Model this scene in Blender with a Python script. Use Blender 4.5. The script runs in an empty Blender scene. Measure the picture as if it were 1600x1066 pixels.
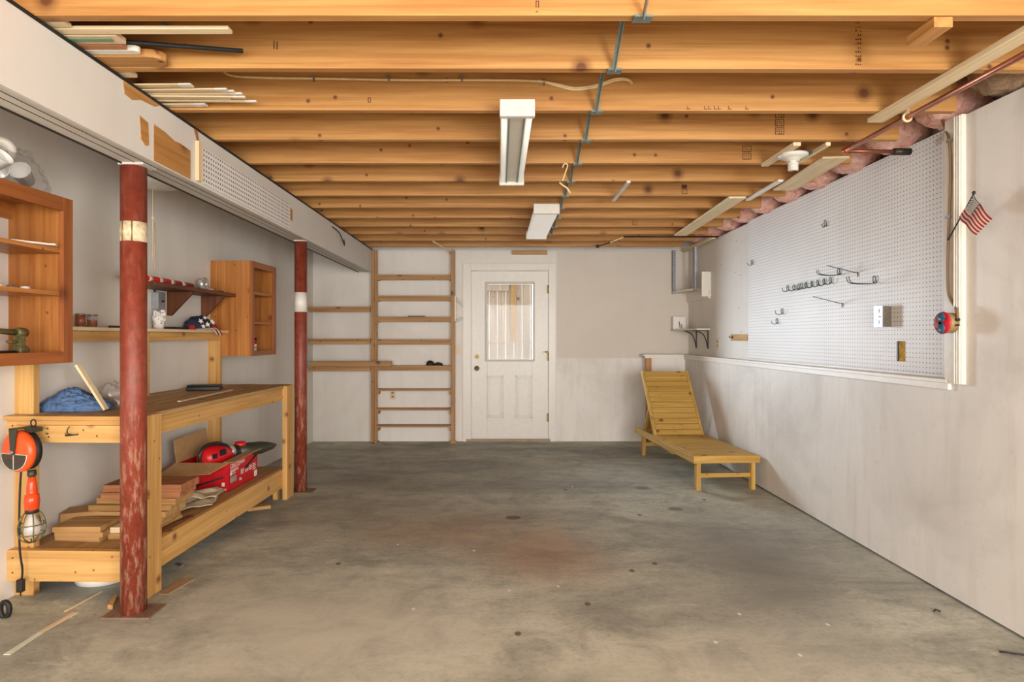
import bpy, bmesh, math, random
from mathutils import Vector, Matrix, noise
random.seed(7)
C = bpy.context.scene.collection
F, CZ, VX, VY = 921.0, 1.268, 780.0, 527.0
JB = 2.32            # underside of the joists
# ------------------------------------------------------------------ helpers
def at(px, py, d):
    """world point seen at pixel (px, py) at measured distance d"""
    return Vector(((px-VX)*d/F, d, CZ-(py-VY)*d/F))
def tag(o, label=None, cat=None, group=None, kind=None):
    if label: o['label'] = label
    if cat: o['category'] = cat
    if group: o['group'] = group
    if kind: o['kind'] = kind
    return o
class MB:
    def __init__(s): s.bm = bmesh.new()
    def _n(s, fs, mi, sm):
        for f in fs: f.material_index = mi; f.smooth = sm
    def box(s, x0, x1, y0, y1, z0, z1, mi=0, rot=None, piv=None):
        vs = [s.bm.verts.new(v) for v in [(x0,y0,z0),(x1,y0,z0),(x1,y1,z0),(x0,y1,z0),(x0,y0,z1),(x1,y0,z1),(x1,y1,z1),(x0,y1,z1)]]
        fs = [s.bm.faces.new([vs[i] for i in q]) for q in [(3,2,1,0),(4,5,6,7),(0,1,5,4),(1,2,6,5),(2,3,7,6),(3,0,4,7)]]
        s._n(fs, mi, False)
        if rot is not None:
            p = Vector(piv) if piv is not None else Vector(((x0+x1)/2,(y0+y1)/2,(z0+z1)/2))
            for v in vs: v.co = p + rot @ (v.co-p)
        return s
    def bar(s, a, b, w, h, up=(0,0,1), mi=0):
        a, b = Vector(a), Vector(b); t = (b-a).normalized(); u = Vector(up)
        if abs(t.dot(u)) > .99: u = Vector((1,0,0))
        sx = t.cross(u).normalized(); sz = sx.cross(t).normalized()
        vs = []
        for p in (a, b):
            for i, j in ((-1,-1),(1,-1),(1,1),(-1,1)): vs.append(s.bm.verts.new(p+sx*i*w/2+sz*j*h/2))
        fs = [s.bm.faces.new([vs[i] for i in q]) for q in [(0,1,2,3),(7,6,5,4),(0,4,5,1),(1,5,6,2),(2,6,7,3),(3,7,4,0)]]
        s._n(fs, mi, False); return s
    def tube(s, pts, r, n=8, mi=0, closed=False, caps=True):
        pts = [Vector(p) for p in pts]; m = len(pts)
        rr = r if isinstance(r, (list, tuple)) else [r]*m
        rings = []; prev = None
        for i, p in enumerate(pts):
            if closed: t = pts[(i+1) % m]-pts[i-1]
            else: t = pts[min(i+1, m-1)]-pts[max(i-1, 0)]
            t.normalize()
            if prev is None:
                u = Vector((0,0,1)) if abs(t.z) < .9 else Vector((1,0,0))
                prev = t.cross(u).normalized()
            a = prev-t*prev.dot(t); a.normalize(); b = t.cross(a); prev = a
            rings.append([s.bm.verts.new(p+(a*math.cos(2*math.pi*k/n)+b*math.sin(2*math.pi*k/n))*rr[i]) for k in range(n)])
        L = m if closed else m-1
        for i in range(L):
            A, B = rings[i], rings[(i+1) % m]
            for k in range(n):
                f = s.bm.faces.new([A[k], A[(k+1)%n], B[(k+1)%n], B[k]]); f.smooth = True; f.material_index = mi
        if not closed and caps:
            s._n([s.bm.faces.new(rings[0][::-1]), s.bm.faces.new(rings[-1])], mi, False)
        return s
    def lathe(s, prof, c=(0,0,0), axis='Z', n=24, mi=0, smooth=True):
        c = Vector(c); rings = []
        for r, h in prof:
            ring = []
            for k in range(n):
                a = 2*math.pi*k/n; x, y = r*math.cos(a), r*math.sin(a)
                v = {'Z': (x,y,h), 'X': (h,x,y), 'Y': (y,h,x)}[axis]
                ring.append(s.bm.verts.new(c+Vector(v)))
            rings.append(ring)
        for i in range(len(rings)-1):
            for k in range(n):
                f = s.bm.faces.new([rings[i][k], rings[i][(k+1)%n], rings[i+1][(k+1)%n], rings[i+1][k]]); f.smooth = smooth; f.material_index = mi
        for ring, rev in ((rings[0], True), (rings[-1], False)):
            try: s._n([s.bm.faces.new(ring[::-1] if rev else ring)], mi, False)
            except ValueError: pass
        return s
    def prism(s, pts, vec, mi=0):
        """closed polygon of 3-D points pushed along vec"""
        vec = Vector(vec); A = [s.bm.verts.new(Vector(p)) for p in pts]; B = [s.bm.verts.new(Vector(p)+vec) for p in pts]; n = len(A)
        fs = [s.bm.faces.new(A[::-1]), s.bm.faces.new(B)]
        for i in range(n): fs.append(s.bm.faces.new([A[i], A[(i+1)%n], B[(i+1)%n], B[i]]))
        s._n(fs, mi, False); return s
    def sheet(s, fn, nu, nv, th=0.002, mi=0):
        """curved sheet with thickness: fn(u,v)->Vector"""
        P = [[Vector(fn(i/nu, j/nv)) for j in range(nv+1)] for i in range(nu+1)]
        def nor(i, j):
            a = P[min(i+1,nu)][j]-P[max(i-1,0)][j]; b = P[i][min(j+1,nv)]-P[i][max(j-1,0)]
            c = a.cross(b); return c.normalized() if c.length > 1e-9 else Vector((0,0,1))
        T = [[s.bm.verts.new(P[i][j]+nor(i,j)*th/2) for j in range(nv+1)] for i in range(nu+1)]
        B = [[s.bm.verts.new(P[i][j]-nor(i,j)*th/2) for j in range(nv+1)] for i in range(nu+1)]
        g = mi if callable(mi) else (lambda i, j: mi)
        for i in range(nu):
            for j in range(nv):
                m = g(i, j)
                for G, rev in ((T, 0), (B, 1)):
                    q = [G[i][j], G[i+1][j], G[i+1][j+1], G[i][j+1]]
                    f = s.bm.faces.new(q[::-1] if rev else q); f.smooth = True; f.material_index = m
        for i in range(nu):
            for j, r in ((0,0),(nv,1)):
                f = s.bm.faces.new([T[i][j], B[i][j], B[i+1][j], T[i+1][j]] if not r else [T[i+1][j], B[i+1][j], B[i][j], T[i][j]]); f.material_index = g(min(i,nu-1), min(j,nv-1))
        for j in range(nv):
            for i, r in ((0,1),(nu,0)):
                f = s.bm.faces.new([T[i][j], B[i][j], B[i][j+1], T[i][j+1]] if not r else [T[i][j+1], B[i][j+1], B[i][j], T[i][j]]); f.material_index = g(min(i,nu-1), min(j,nv-1))
        return s
    def build(s, name, mats, parent=None, loc=None, rotz=0, bevel=0):
        bmesh.ops.recalc_face_normals(s.bm, faces=s.bm.faces)
        me = bpy.data.meshes.new(name); s.bm.to_mesh(me); s.bm.free()
        for m in (mats if isinstance(mats, (list, tuple)) else [mats]): me.materials.append(m)
        o = bpy.data.objects.new(name, me); C.objects.link(o)
        if loc is not None: o.location = loc
        if rotz: o.rotation_euler = (0,0,rotz)
        if parent is not None: o.parent = parent
        if bevel:
            b = o.modifiers.new('bevel', 'BEVEL'); b.width = bevel; b.segments = 2; b.limit_method = 'ANGLE'; b.angle_limit = math.radians(50)
        return o
def empty(name, loc=(0,0,0), rotz=0, **k):
    o = bpy.data.objects.new(name, None); C.objects.link(o); o.location = loc; o.rotation_euler = (0,0,rotz)
    return tag(o, **k)
def copy_tree(o, parent=None):
    c = o.copy(); C.objects.link(c); c.parent = parent
    for ch in o.children: copy_tree(ch, c)
    return c
def smooth_path(pts, k=6):
    pts = [Vector(p) for p in pts]; out = []
    for i in range(len(pts)-1):
        p0, p1, p2, p3 = pts[max(i-1,0)], pts[i], pts[i+1], pts[min(i+2,len(pts)-1)]
        for j in range(k):
            t = j/k
            out.append(.5*((2*p1)+(-p0+p2)*t+(2*p0-5*p1+4*p2-p3)*t*t+(-p0+3*p1-3*p2+p3)*t**3))
    out.append(pts[-1]); return out
def lump(mb, c, sx, sy, sz, seed, amp=.25, fr=3.0, nu=40, nv=24, rot=0, flat=True, mi=0, ridge=False):
    """crumpled soft body resting on its flat underside"""
    c = Vector(c); rings = []
    cr, sr = math.cos(rot), math.sin(rot)
    for j in range(nv+1):
        ph = math.pi*j/nv; ring = []
        for i in range(nu):
            th = 2*math.pi*i/nu
            d = Vector((math.sin(ph)*math.cos(th), math.sin(ph)*math.sin(th), math.cos(ph)))
            q = Vector((d.x*sx, d.y*sy, d.z*sz))*fr/max(sx, sy)+Vector((seed*3.1, seed*1.7, seed))
            n = noise.noise(q)*.6+noise.noise(q*2.3)*.4
            if ridge: n = (1-abs(n)*3.2)*.6+noise.noise(q*5)*.12
            r = 1+amp*n
            v = Vector((d.x*sx*r, d.y*sy*r, d.z*sz*r))
            if flat and v.z < 0: v.z = 0
            v = Vector((v.x*cr-v.y*sr, v.x*sr+v.y*cr, v.z))
            ring.append(v+c)
        rings.append(ring)
    V = []
    for j, ring in enumerate(rings):
        if j in (0, nv): V.append([mb.bm.verts.new(ring[0])])
        else: V.append([mb.bm.verts.new(p) for p in ring])
    for j in range(nv):
        A, B = V[j], V[j+1]
        for i in range(nu):
            k = (i+1) % nu
            q = [A[0], B[i], B[k]] if len(A) == 1 else ([A[i], B[0], A[k]] if len(B) == 1 else [A[i], B[i], B[k], A[k]])
            f = mb.bm.faces.new(q); f.smooth = True; f.material_index = mi
    return mb
# ------------------------------------------------------------------ materials
def srgb(r, g, b):
    f = lambda c: ((c/255+.055)/1.055)**2.4 if c/255 > .04045 else c/255/12.92
    return (f(r), f(g), f(b), 1)
def newmat(name):
    m = bpy.data.materials.new(name); m.use_nodes = True; nt = m.node_tree
    return m, nt, nt.nodes['Principled BSDF']
def ramp(nt, src, stops):
    r = nt.nodes.new('ShaderNodeValToRGB'); nt.links.new(src, r.inputs[0])
    e = r.color_ramp.elements; e[0].position, e[0].color = stops[0]; e[1].position, e[1].color = stops[-1]
    for p, c in stops[1:-1]: n = e.new(p); n.color = c
    return r.outputs[0]
def mixc(nt, fac, a, b, mode='MIX'):
    m = nt.nodes.new('ShaderNodeMix'); m.data_type = 'RGBA'; m.blend_type = mode
    for i, v in ((0, fac), (6, a), (7, b)):
        if hasattr(v, 'node'): nt.links.new(v, m.inputs[i])
        else: m.inputs[i].default_value = v
    return m.outputs[2]
def mth(nt, op, a, b=None, clamp=False):
    m = nt.nodes.new('ShaderNodeMath'); m.operation = op; m.use_clamp = clamp
    for i, v in ((0, a), (1, b)):
        if v is None: continue
        if hasattr(v, 'node'): nt.links.new(v, m.inputs[i])
        else: m.inputs[i].default_value = v
    return m.outputs[0]
def coords(nt, scale=(1,1,1), rnd=True):
    tc = nt.nodes.new('ShaderNodeTexCoord'); mp = nt.nodes.new('ShaderNodeMapping'); mp.inputs['Scale'].default_value = scale
    nt.links.new(tc.outputs['Object'], mp.inputs[0])
    if not rnd: return mp.outputs[0]
    oi = nt.nodes.new('ShaderNodeObjectInfo'); v = nt.nodes.new('ShaderNodeVectorMath'); v.operation = 'MULTIPLY_ADD'
    cb = nt.nodes.new('ShaderNodeCombineXYZ')
    nt.links.new(mth(nt, 'MULTIPLY', oi.outputs['Random'], 97.3), cb.inputs[0]); nt.links.new(mth(nt, 'MULTIPLY', oi.outputs['Random'], 53.1), cb.inputs[1]); nt.links.new(mth(nt, 'MULTIPLY', oi.outputs['Random'], 71.7), cb.inputs[2])
    v.inputs[1].default_value = (1,1,1); nt.links.new(mp.outputs[0], v.inputs[0]); nt.links.new(cb.outputs[0], v.inputs[2])
    return v.outputs[0]
def noise_n(nt, vec, scale, detail=3, rough=.55, dist=0):
    n = nt.nodes.new('ShaderNodeTexNoise'); n.inputs['Scale'].default_value = scale; n.inputs['Detail'].default_value = detail
    n.inputs['Roughness'].default_value = rough; n.inputs['Distortion'].default_value = dist
    nt.links.new(vec, n.inputs['Vector']); return n.outputs['Fac']
def bump(nt, bs, h, strength=.2, dist=.01):
    b = nt.nodes.new('ShaderNodeBump'); b.inputs['Strength'].default_value = strength; b.inputs['Distance'].default_value = dist
    nt.links.new(h, b.inputs['Height']); nt.links.new(b.outputs[0], bs.inputs['Normal'])
def plain(name, col, rough=.6, metal=0, spec=.5, var=.12, vs=25):
    m, nt, bs = newmat(name); v = coords(nt)
    n = noise_n(nt, v, vs, 3)
    dk = tuple(c*(1-var) for c in col[:3])+(1,); lt = tuple(min(1, c*(1+var*.6)) for c in col[:3])+(1,)
    nt.links.new(ramp(nt, n, [(.3, dk), (.7, lt)]), bs.inputs['Base Color'])
    bs.inputs['Roughness'].default_value = rough; bs.inputs['Metallic'].default_value = metal; bs.inputs['Specular IOR Level'].default_value = spec
    return m
def wood(name, light, dark, knot, axis, rough=.55, knots=True, kscale=1.0, contrast=1.0):
    m, nt, bs = newmat(name)
    perm = {'X': lambda a, b, c: (a, b, c), 'Y': lambda a, b, c: (b, a, c), 'Z': lambda a, b, c: (b, c, a)}[axis]
    g1 = noise_n(nt, coords(nt, perm(1.1, 28, 28)), 1, 5, .6, .35)
    g2 = noise_n(nt, coords(nt, perm(.5, 5, 7)), 1.2, 3, .5, 1.2)
    lo, hi = .5-.15/contrast, .5+.15/contrast
    col = ramp(nt, g1, [(lo, dark), (hi, light)])
    g3 = noise_n(nt, coords(nt, perm(.8, 60, 60)), 1.5, 3, .6, .2)
    col = mixc(nt, ramp(nt, g3, [(.55, (0,0,0,1)), (.68, (.5,.5,.5,1))]), col, tuple(c*.62 for c in dark[:3])+(1,))
    col = mixc(nt, ramp(nt, g2, [(.35, (0,0,0,1)), (.7, (.45,.45,.45,1))]), col, tuple(c*.78 for c in dark[:3])+(1,))
    if knots:
        for sc, th, soft in ((2.4*kscale, .058, .13), (6*kscale, .045, .085)):
            vo = nt.nodes.new('ShaderNodeTexVoronoi'); vo.inputs['Scale'].default_value = sc; vo.voronoi_dimensions = '2D'
            sp = nt.nodes.new('ShaderNodeSeparateXYZ'); nt.links.new(coords(nt), sp.inputs[0]); cb = nt.nodes.new('ShaderNodeCombineXYZ')
            li = 'XYZ'.index(axis); oi = [i for i in range(3) if i != li]
            nt.links.new(sp.outputs[li], cb.inputs[0]); nt.links.new(mth(nt, 'ADD', sp.outputs[oi[0]], sp.outputs[oi[1]]), cb.inputs[1]); nt.links.new(cb.outputs[0], vo.inputs['Vector'])
            k = ramp(nt, vo.outputs['Distance'], [(th*.6, (.95,.95,.95,1)), (th, (.6,.6,.6,1)), (soft, (0,0,0,1))])
            sep = nt.nodes.new('ShaderNodeSeparateColor'); nt.links.new(vo.outputs['Color'], sep.inputs[0])
            on = mth(nt, 'LESS_THAN', sep.outputs[0], .55 if sc < 4*kscale else .3)
            col = mixc(nt, mth(nt, 'MULTIPLY', k, on), col, knot)
    nt.links.new(col, bs.inputs['Base Color']); bs.inputs['Roughness'].default_value = rough
    bs.inputs['Specular IOR Level'].default_value = .35
    bump(nt, bs, g1, .12, .004); return m
M = {}
for ax in 'XYZ':
    M['joist'+ax] = wood('joist_pine_'+ax, srgb(203,153,90), srgb(173,118,62), srgb(98,56,32), ax)
    M['pine'+ax] = wood('bench_pine_'+ax, srgb(222,178,112), srgb(198,148,82), srgb(122,76,42), ax, kscale=1.8)
    M['shelfpine'+ax] = wood('shelf_pine_'+ax, srgb(192,148,98), srgb(158,114,68), srgb(84,52,34), ax, kscale=1.3)
    M['cab'+ax] = wood('cabinet_wood_'+ax, srgb(200,136,72), srgb(166,100,46), srgb(124,66,32), ax, .38, kscale=1.5)
    M['chaise'+ax] = wood('chaise_wood_'+ax, srgb(206,168,92), srgb(176,134,60), srgb(84,58,30), ax, .5, kscale=1.5)
    M['dark'+ax] = wood('dark_wood_'+ax, srgb(128,76,46), srgb(92,52,34), srgb(60,30,20), ax, .5, False)
    M['pale'+ax] = wood('pale_wood_'+ax, srgb(238,218,182), srgb(222,196,154), srgb(140,100,60), ax, .6, False)
    M['scrap'+ax] = wood('scrap_wood_'+ax, srgb(200,160,106), srgb(166,124,74), srgb(90,60,36), ax, .7, False)
    M['worn'+ax] = wood('worn_top_'+ax, srgb(206,170,116), srgb(164,128,80), srgb(80,52,32), ax, .6, kscale=1.4, contrast=.8)
for ax in 'YZ': M['cabf'+ax] = wood('cabinet_frame_'+ax, srgb(178,108,56), srgb(146,80,40), srgb(100,52,26), ax, .4, kscale=1.0)
M['reddishX'] = wood('reddish_board', srgb(188,130,88), srgb(154,96,62), srgb(90,50,30), 'X', .6, False)
M['fence'] = wood('fence_wood', srgb(196,178,158), srgb(172,150,128), srgb(110,84,66), 'Z', .8, kscale=1.3)
def wallmat(name, col, dirt, amt=.35, seams=False, streak=True):
    m, nt, bs = newmat(name)
    v = coords(nt, (1,1,1), False)
    n1 = noise_n(nt, v, 1.1, 5, .6, .8); n2 = noise_n(nt, coords(nt, (6,6,.8), False), 1.3, 4, .6); n3 = noise_n(nt, v, 14, 4, .7)
    f = mth(nt, 'MULTIPLY', ramp(nt, n1, [(.45, (0,0,0,1)), (.75, (1,1,1,1))]), amt)
    c = mixc(nt, f, col, dirt)
    if streak: c = mixc(nt, mth(nt, 'MULTIPLY', ramp(nt, n2, [(.5, (0,0,0,1)), (.8, (1,1,1,1))]), amt*.7), c, dirt)
    c = mixc(nt, mth(nt, 'MULTIPLY', ramp(nt, n3, [(.6, (0,0,0,1)), (.75, (1,1,1,1))]), amt*.35), c, tuple(x*.8 for x in dirt[:3])+(1,))
    nt.links.new(c, bs.inputs['Base Color']); bs.inputs['Roughness'].default_value = .55; bs.inputs['Specular IOR Level'].default_value = .3
    bump(nt, bs, n3, .06, .004); return m
WHITE = srgb(226,221,213)
M['wall'] = wallmat('painted_wall', WHITE, srgb(196,186,172), .35)
M['wall_low'] = wallmat('plaster_wall', srgb(228,223,216), srgb(176,168,158), .55)
M['wall_beige'] = wallmat('bare_drywall', srgb(212,202,190), srgb(198,186,172), .3)
M['beam'] = wallmat('beam_paint', srgb(216,212,205), srgb(200,186,168), .4)
M['white'] = plain('white_paint', srgb(228,222,212), .4, var=.04)
M['door'] = plain('door_paint', srgb(222,216,206), .35, var=.04)
M['cream'] = plain('cream_paint', srgb(222,214,200), .4, var=.05)
M['lampwhite'] = plain('lamp_white', srgb(214,208,196), .35, var=.03)
M['black'] = plain('black_rubber', srgb(24,24,24), .6)
M['blackp'] = plain('black_plastic', srgb(34,36,34), .35)
M['olive'] = plain('olive_steel', srgb(52,54,42), .45)
M['steel'] = plain('grey_steel', srgb(160,162,168), .35, .7)
M['galv'] = plain('galvanised_steel', srgb(122,134,128), .4, .35, vs=60)
M['wire'] = plain('hook_wire', srgb(70,82,84), .35, .7)
M['brass'] = plain('brass', srgb(150,128,84), .4, .6)
M['iron'] = plain('dark_iron', srgb(60,54,48), .5, .5)
M['bronze'] = plain('tarnished_bronze', srgb(120,112,72), .5, .5, var=.4, vs=60)
M['copper'] = plain('copper', srgb(190,120,96), .3, .85)
M['orange'] = plain('orange_plastic', srgb(232,88,34), .35)
M['orangeclear'] = plain('orange_grip', srgb(228,74,26), .25)
M['red'] = plain('red_plastic', srgb(206,22,30), .35)
M['redprint'] = plain('red_carton', srgb(200,26,38), .4)
M['carton'] = plain('cardboard', srgb(186,146,98), .8)
M['carton_dull'] = plain('worn_cardboard', srgb(168,136,100), .85)
M['print'] = plain('white_print', srgb(240,232,222), .5, var=.02)
M['navy'] = plain('navy_cloth', srgb(34,42,66), .85, var=.3)
M['bluecloth'] = plain('blue_cloth', srgb(88,118,158), .85, var=.2, vs=12)
M['ivory'] = plain('ivory_plastic', srgb(214,196,162), .4, var=.03)
M['cable_brown'] = plain('brown_cable', srgb(128,98,64), .5)
M['cable_cream'] = plain('cream_cable', srgb(226,202,154), .5)
M['stripe_red'] = plain('flag_red', srgb(140,34,34), .8); M['stripe_white'] = plain('flag_white', srgb(232,190,172), .8); M['star_navy'] = plain('flag_navy', srgb(40,46,62), .8)
M['boxred'] = plain('box_red', srgb(196,30,48), .35); M['boxblue'] = plain('box_blue', srgb(44,96,120), .4); M['tan'] = plain('tan_plastic', srgb(150,124,82), .5)
M['glovecloth'] = plain('work_cloth', srgb(206,188,158), .9, var=.2)
M['green'] = plain('green_strip', srgb(104,136,100), .4); M['teal'] = plain('teal_paint', srgb(120,160,150), .5)
M['paper'] = plain('paper_white', srgb(236,232,226), .7, var=.05)
M['label_tin'] = plain('tin_brown', srgb(150,86,56), .4, var=.5, vs=40)
M['tin'] = plain('tin_metal', srgb(176,170,160), .3, .8)
M['palegreen'] = plain('pale_green_paint', srgb(214,220,200), .6)
M['pinkwood'] = plain('pinkish_primer', srgb(224,190,160), .6)
M['lavender_box'] = plain('switch_box_steel', srgb(150,154,170), .35, .4)
M['yellowfoam'] = plain('yellow_insulation', srgb(190,150,60), .95, var=.5, vs=60)
M['silver'] = plain('silver_foil', srgb(208,204,198), .3, .5, var=.4, vs=80)
# red-oxide post paint, scratched and dusty towards its foot where knocks have bared it
def postmat():
    m, nt, bs = newmat('red_oxide_paint'); v = coords(nt, (1,1,1), False)
    n = noise_n(nt, v, 22, 6, .7); n2 = noise_n(nt, coords(nt, (40,40,9), False), 1, 4, .7)
    c = ramp(nt, n, [(.3, srgb(110,43,27)), (.7, srgb(144,62,42))])
    sx = nt.nodes.new('ShaderNodeSeparateXYZ'); tc = nt.nodes.new('ShaderNodeTexCoord'); nt.links.new(tc.outputs['Object'], sx.inputs[0])
    low = ramp(nt, sx.outputs[2], [(.05, (.6,.6,.6,1)), (.35, (.75,.75,.75,1)), (.75, (.5,.5,.5,1)), (1.0, (.12,.12,.12,1))])
    f = mth(nt, 'MULTIPLY', ramp(nt, n2, [(.5, (0,0,0,1)), (.62, (1,1,1,1))]), low)
    c = mixc(nt, f, c, srgb(186,144,116))
    nt.links.new(c, bs.inputs['Base Color']); bs.inputs['Roughness'].default_value = .5; return m
M['post'] = postmat()
M['postlabel'] = plain('faded_label', srgb(220,200,162), .6, var=.35, vs=45)
def floormat():
    m, nt, bs = newmat('concrete_floor'); v = coords(nt, (1,1,1), False)
    mp = nt.nodes.new('ShaderNodeMapping'); mp.inputs['Rotation'].default_value = (0,0,math.radians(25)); mp.inputs['Scale'].default_value = (.55,1.5,1)
    nt.links.new(v, mp.inputs[0])
    n1 = noise_n(nt, mp.outputs[0], 1.0, 7, .62, .9); n2 = noise_n(nt, v, 3.4, 6, .68, .6); n3 = noise_n(nt, v, 42, 5, .75)
    c = ramp(nt, n1, [(.3, srgb(134,137,131)), (.5, srgb(188,189,172)), (.64, srgb(206,207,192))])
    c = mixc(nt, ramp(nt, n2, [(.42, (0,0,0,1)), (.68, (.7,.7,.7,1))]), c, srgb(134,132,124))
    n4 = noise_n(nt, mp.outputs[0], 9, 8, .72, 1.2)
    c = mixc(nt, ramp(nt, n4, [(.5, (0,0,0,1)), (.68, (.42,.42,.42,1))]), c, srgb(130,128,120))
    c = mixc(nt, ramp(nt, n4, [(.3, (.5,.5,.5,1)), (.42, (0,0,0,1))]), c, srgb(224,220,202))
    c = mixc(nt, ramp(nt, n3, [(.5, (0,0,0,1)), (.7, (.45,.45,.45,1))]), c, srgb(116,110,102))
    def blob(x, y, rx, ry, col, s, soft=.5, wob=.5):
        nonlocal c
        mp = nt.nodes.new('ShaderNodeMapping'); mp.inputs['Location'].default_value = (-x/rx, -y/ry, 0); mp.inputs['Scale'].default_value = (1/rx, 1/ry, 0)
        nt.links.new(v, mp.inputs[0]); ln = nt.nodes.new('ShaderNodeVectorMath'); ln.operation = 'LENGTH'; nt.links.new(mp.outputs[0], ln.inputs[0])
        d = mth(nt, 'ADD', ln.outputs[1+0] if False else ln.outputs['Value'], mth(nt, 'MULTIPLY', mth(nt, 'SUBTRACT', n2, .5), wob))
        c = mixc(nt, mth(nt, 'MULTIPLY', ramp(nt, d, [(soft, (1,1,1,1)), (1.0, (0,0,0,1))]), s), c, col)
    blob(.26, 3.4, .5, .5, srgb(158,110,82), .6, .05, 1.4)
    blob(-.7, 2.55, 1.2, .8, srgb(200,198,182), .75, .05, 1.4); blob(.9, 2.2, .9, .5, srgb(196,192,176), .5, .05, 1.4)
    blob(1.45, 3.3, .35, .9, srgb(112,110,106), .6, .05, 1.9); blob(-1.2, 5.2, .9, .5, srgb(108,98,88), .5, .1, 1.5)
    blob(-.25, 3.85, .9, .5, srgb(170,124,88), .45, .05, 1.5)
    blob(-.9, 4.3, 1.1, .8, srgb(120,98,70), .35, .05, 1.5)
    blob(1.75, 3.6, .8, .9, srgb(120,118,116), .5, .05, 1.8)
    blob(1.3, 2.9, .5, .8, srgb(126,122,116), .45, .05, 1.8)
    blob(.6, 5.6, 1.6, 1.3, srgb(126,118,106), .25, .1, 1.4)
    blob(-1.0, 6.2, 1.2, 1.0, srgb(118,108,98), .3, .1, 1.4)
    blob(.1, 4.14, .06, .05, srgb(98,82,62), .8, .8, .3)
    blob(1.3, 4.35, .06, .05, srgb(118,108,100), .8, .8, .3); blob(1.2, 4.95, .07, .06, srgb(120,110,104), .7, .8, .3)
    for x, y in ((.72,3.2),(.87,3.3),(1.0,4.2),(.42,2.8),(.08,2.52),(.55,4.9),(-.9,3.3),(1.6,4.6)): blob(x, y, .018, .025, srgb(90,76,52), .8, .6, .1)
    for x, y in ((.05,2.95),(.3,3.0),(-.4,2.75),(1.1,2.7),(.9,2.45),(1.45,2.6),(-.62,3.6),(.62,5.0),(1.2,2.35),(-.15,3.5)): blob(x, y, .01, .014, srgb(232,226,212), .9, .6, .1)
    nt.links.new(c, bs.inputs['Base Color'])
    nt.links.new(ramp(nt, n2, [(.3, (.55,.55,.55,1)), (.7, (.75,.75,.75,1))]), bs.inputs['Roughness']); bs.inputs['Specular IOR Level'].default_value = .3
    bump(nt, bs, n3, .08, .004); return m
M['floor'] = floormat()
def pegmat(name, pitch=.0254, r=.095, ax='Y'):
    """perforated hardboard: dark round holes on a regular pitch"""
    m, nt, bs = newmat(name); tc = nt.nodes.new('ShaderNodeTexCoord'); sx = nt.nodes.new('ShaderNodeSeparateXYZ'); nt.links.new(tc.outputs['Object'], sx.inputs[0])
    fr = []
    for o in (sx.outputs[1 if ax == 'Y' else 0], sx.outputs[2]):
        fr.append(mth(nt, 'SUBTRACT', mth(nt, 'FRACT', mth(nt, 'DIVIDE', o, pitch)), .5))
    d2 = mth(nt, 'ADD', mth(nt, 'MULTIPLY', fr[0], fr[0]), mth(nt, 'MULTIPLY', fr[1], fr[1]))
    h = mth(nt, 'LESS_THAN', d2, (r*1.4)**2)
    n = noise_n(nt, coords(nt, (1,1,1), False), 2.0, 4, .6)
    c = ramp(nt, n, [(.3, srgb(222,218,214)), (.7, srgb(234,231,228))])
    nt.links.new(mixc(nt, h, c, srgb(58,54,52)), bs.inputs['Base Color']); bs.inputs['Roughness'].default_value = .5
    bs.inputs['Specular IOR Level'].default_value = .45; return m
M['peg'] = pegmat('pegboard'); M['peg_big'] = pegmat('coarse_pegboard', .0254, .16)
def insul(name, a, b):
    m, nt, bs = newmat(name); n = noise_n(nt, coords(nt), 18, 6, .75, 1.0)
    nt.links.new(ramp(nt, n, [(.3, a), (.65, b)]), bs.inputs['Base Color']); bs.inputs['Roughness'].default_value = .95; bump(nt, bs, n, .6, .02); return m
M['pink'] = insul('pink_insulation', srgb(214,120,96), srgb(250,214,200)); M['kraft'] = insul('kraft_insulation', srgb(112,86,62), srgb(178,148,120))
def glassmat(name, tint=(1,1,1,1), gloss=.12, dirty=0):
    m = bpy.data.materials.new(name); m.use_nodes = True; nt = m.node_tree; nt.nodes.clear()
    o = nt.nodes.new('ShaderNodeOutputMaterial'); t = nt.nodes.new('ShaderNodeBsdfTransparent'); g = nt.nodes.new('ShaderNodeBsdfGlossy'); x = nt.nodes.new('ShaderNodeMixShader')
    t.inputs[0].default_value = tint; g.inputs['Roughness'].default_value = .03 if not dirty else .25; x.inputs[0].default_value = gloss
    nt.links.new(t.outputs[0], x.inputs[1]); nt.links.new(g.outputs[0], x.inputs[2]); last = x.outputs[0]
    if dirty:
        d = nt.nodes.new('ShaderNodeBsdfDiffuse'); d.inputs[0].default_value = (.9,.88,.85,1); y = nt.nodes.new('ShaderNodeMixShader'); y.inputs[0].default_value = dirty
        nt.links.new(last, y.inputs[1]); nt.links.new(d.outputs[0], y.inputs[2]); last = y.outputs[0]
    nt.links.new(last, o.inputs[0]); return m
M['glass'] = glassmat('window_glass', (.97,.98,.98,1), .012); M['bag'] = glassmat('clear_bag', (.98,.98,.98,1), .10, .06); M['bulbglass'] = glassmat('bulb_glass', (.96,.94,.88,1), .2, .45)
M['baggrey'] = glassmat('grey_bag', (.86,.82,.78,1), .2, .3)
def emis(name, col, s):
    m, nt, bs = newmat(name); bs.inputs['Base Color'].default_value = col; bs.inputs['Emission Color'].default_value = col; bs.inputs['Emission Strength'].default_value = s; bs.inputs['Roughness'].default_value = .4; return m
M['tube'] = emis('fluorescent_tube', (.62,.59,.52,1), .75); M['diffuser'] = emis('lamp_diffuser', (.62,.59,.54,1), .6)
M['stamp'] = plain('ink_stamp', srgb(84,44,26), .7, var=.3, vs=90)

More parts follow.
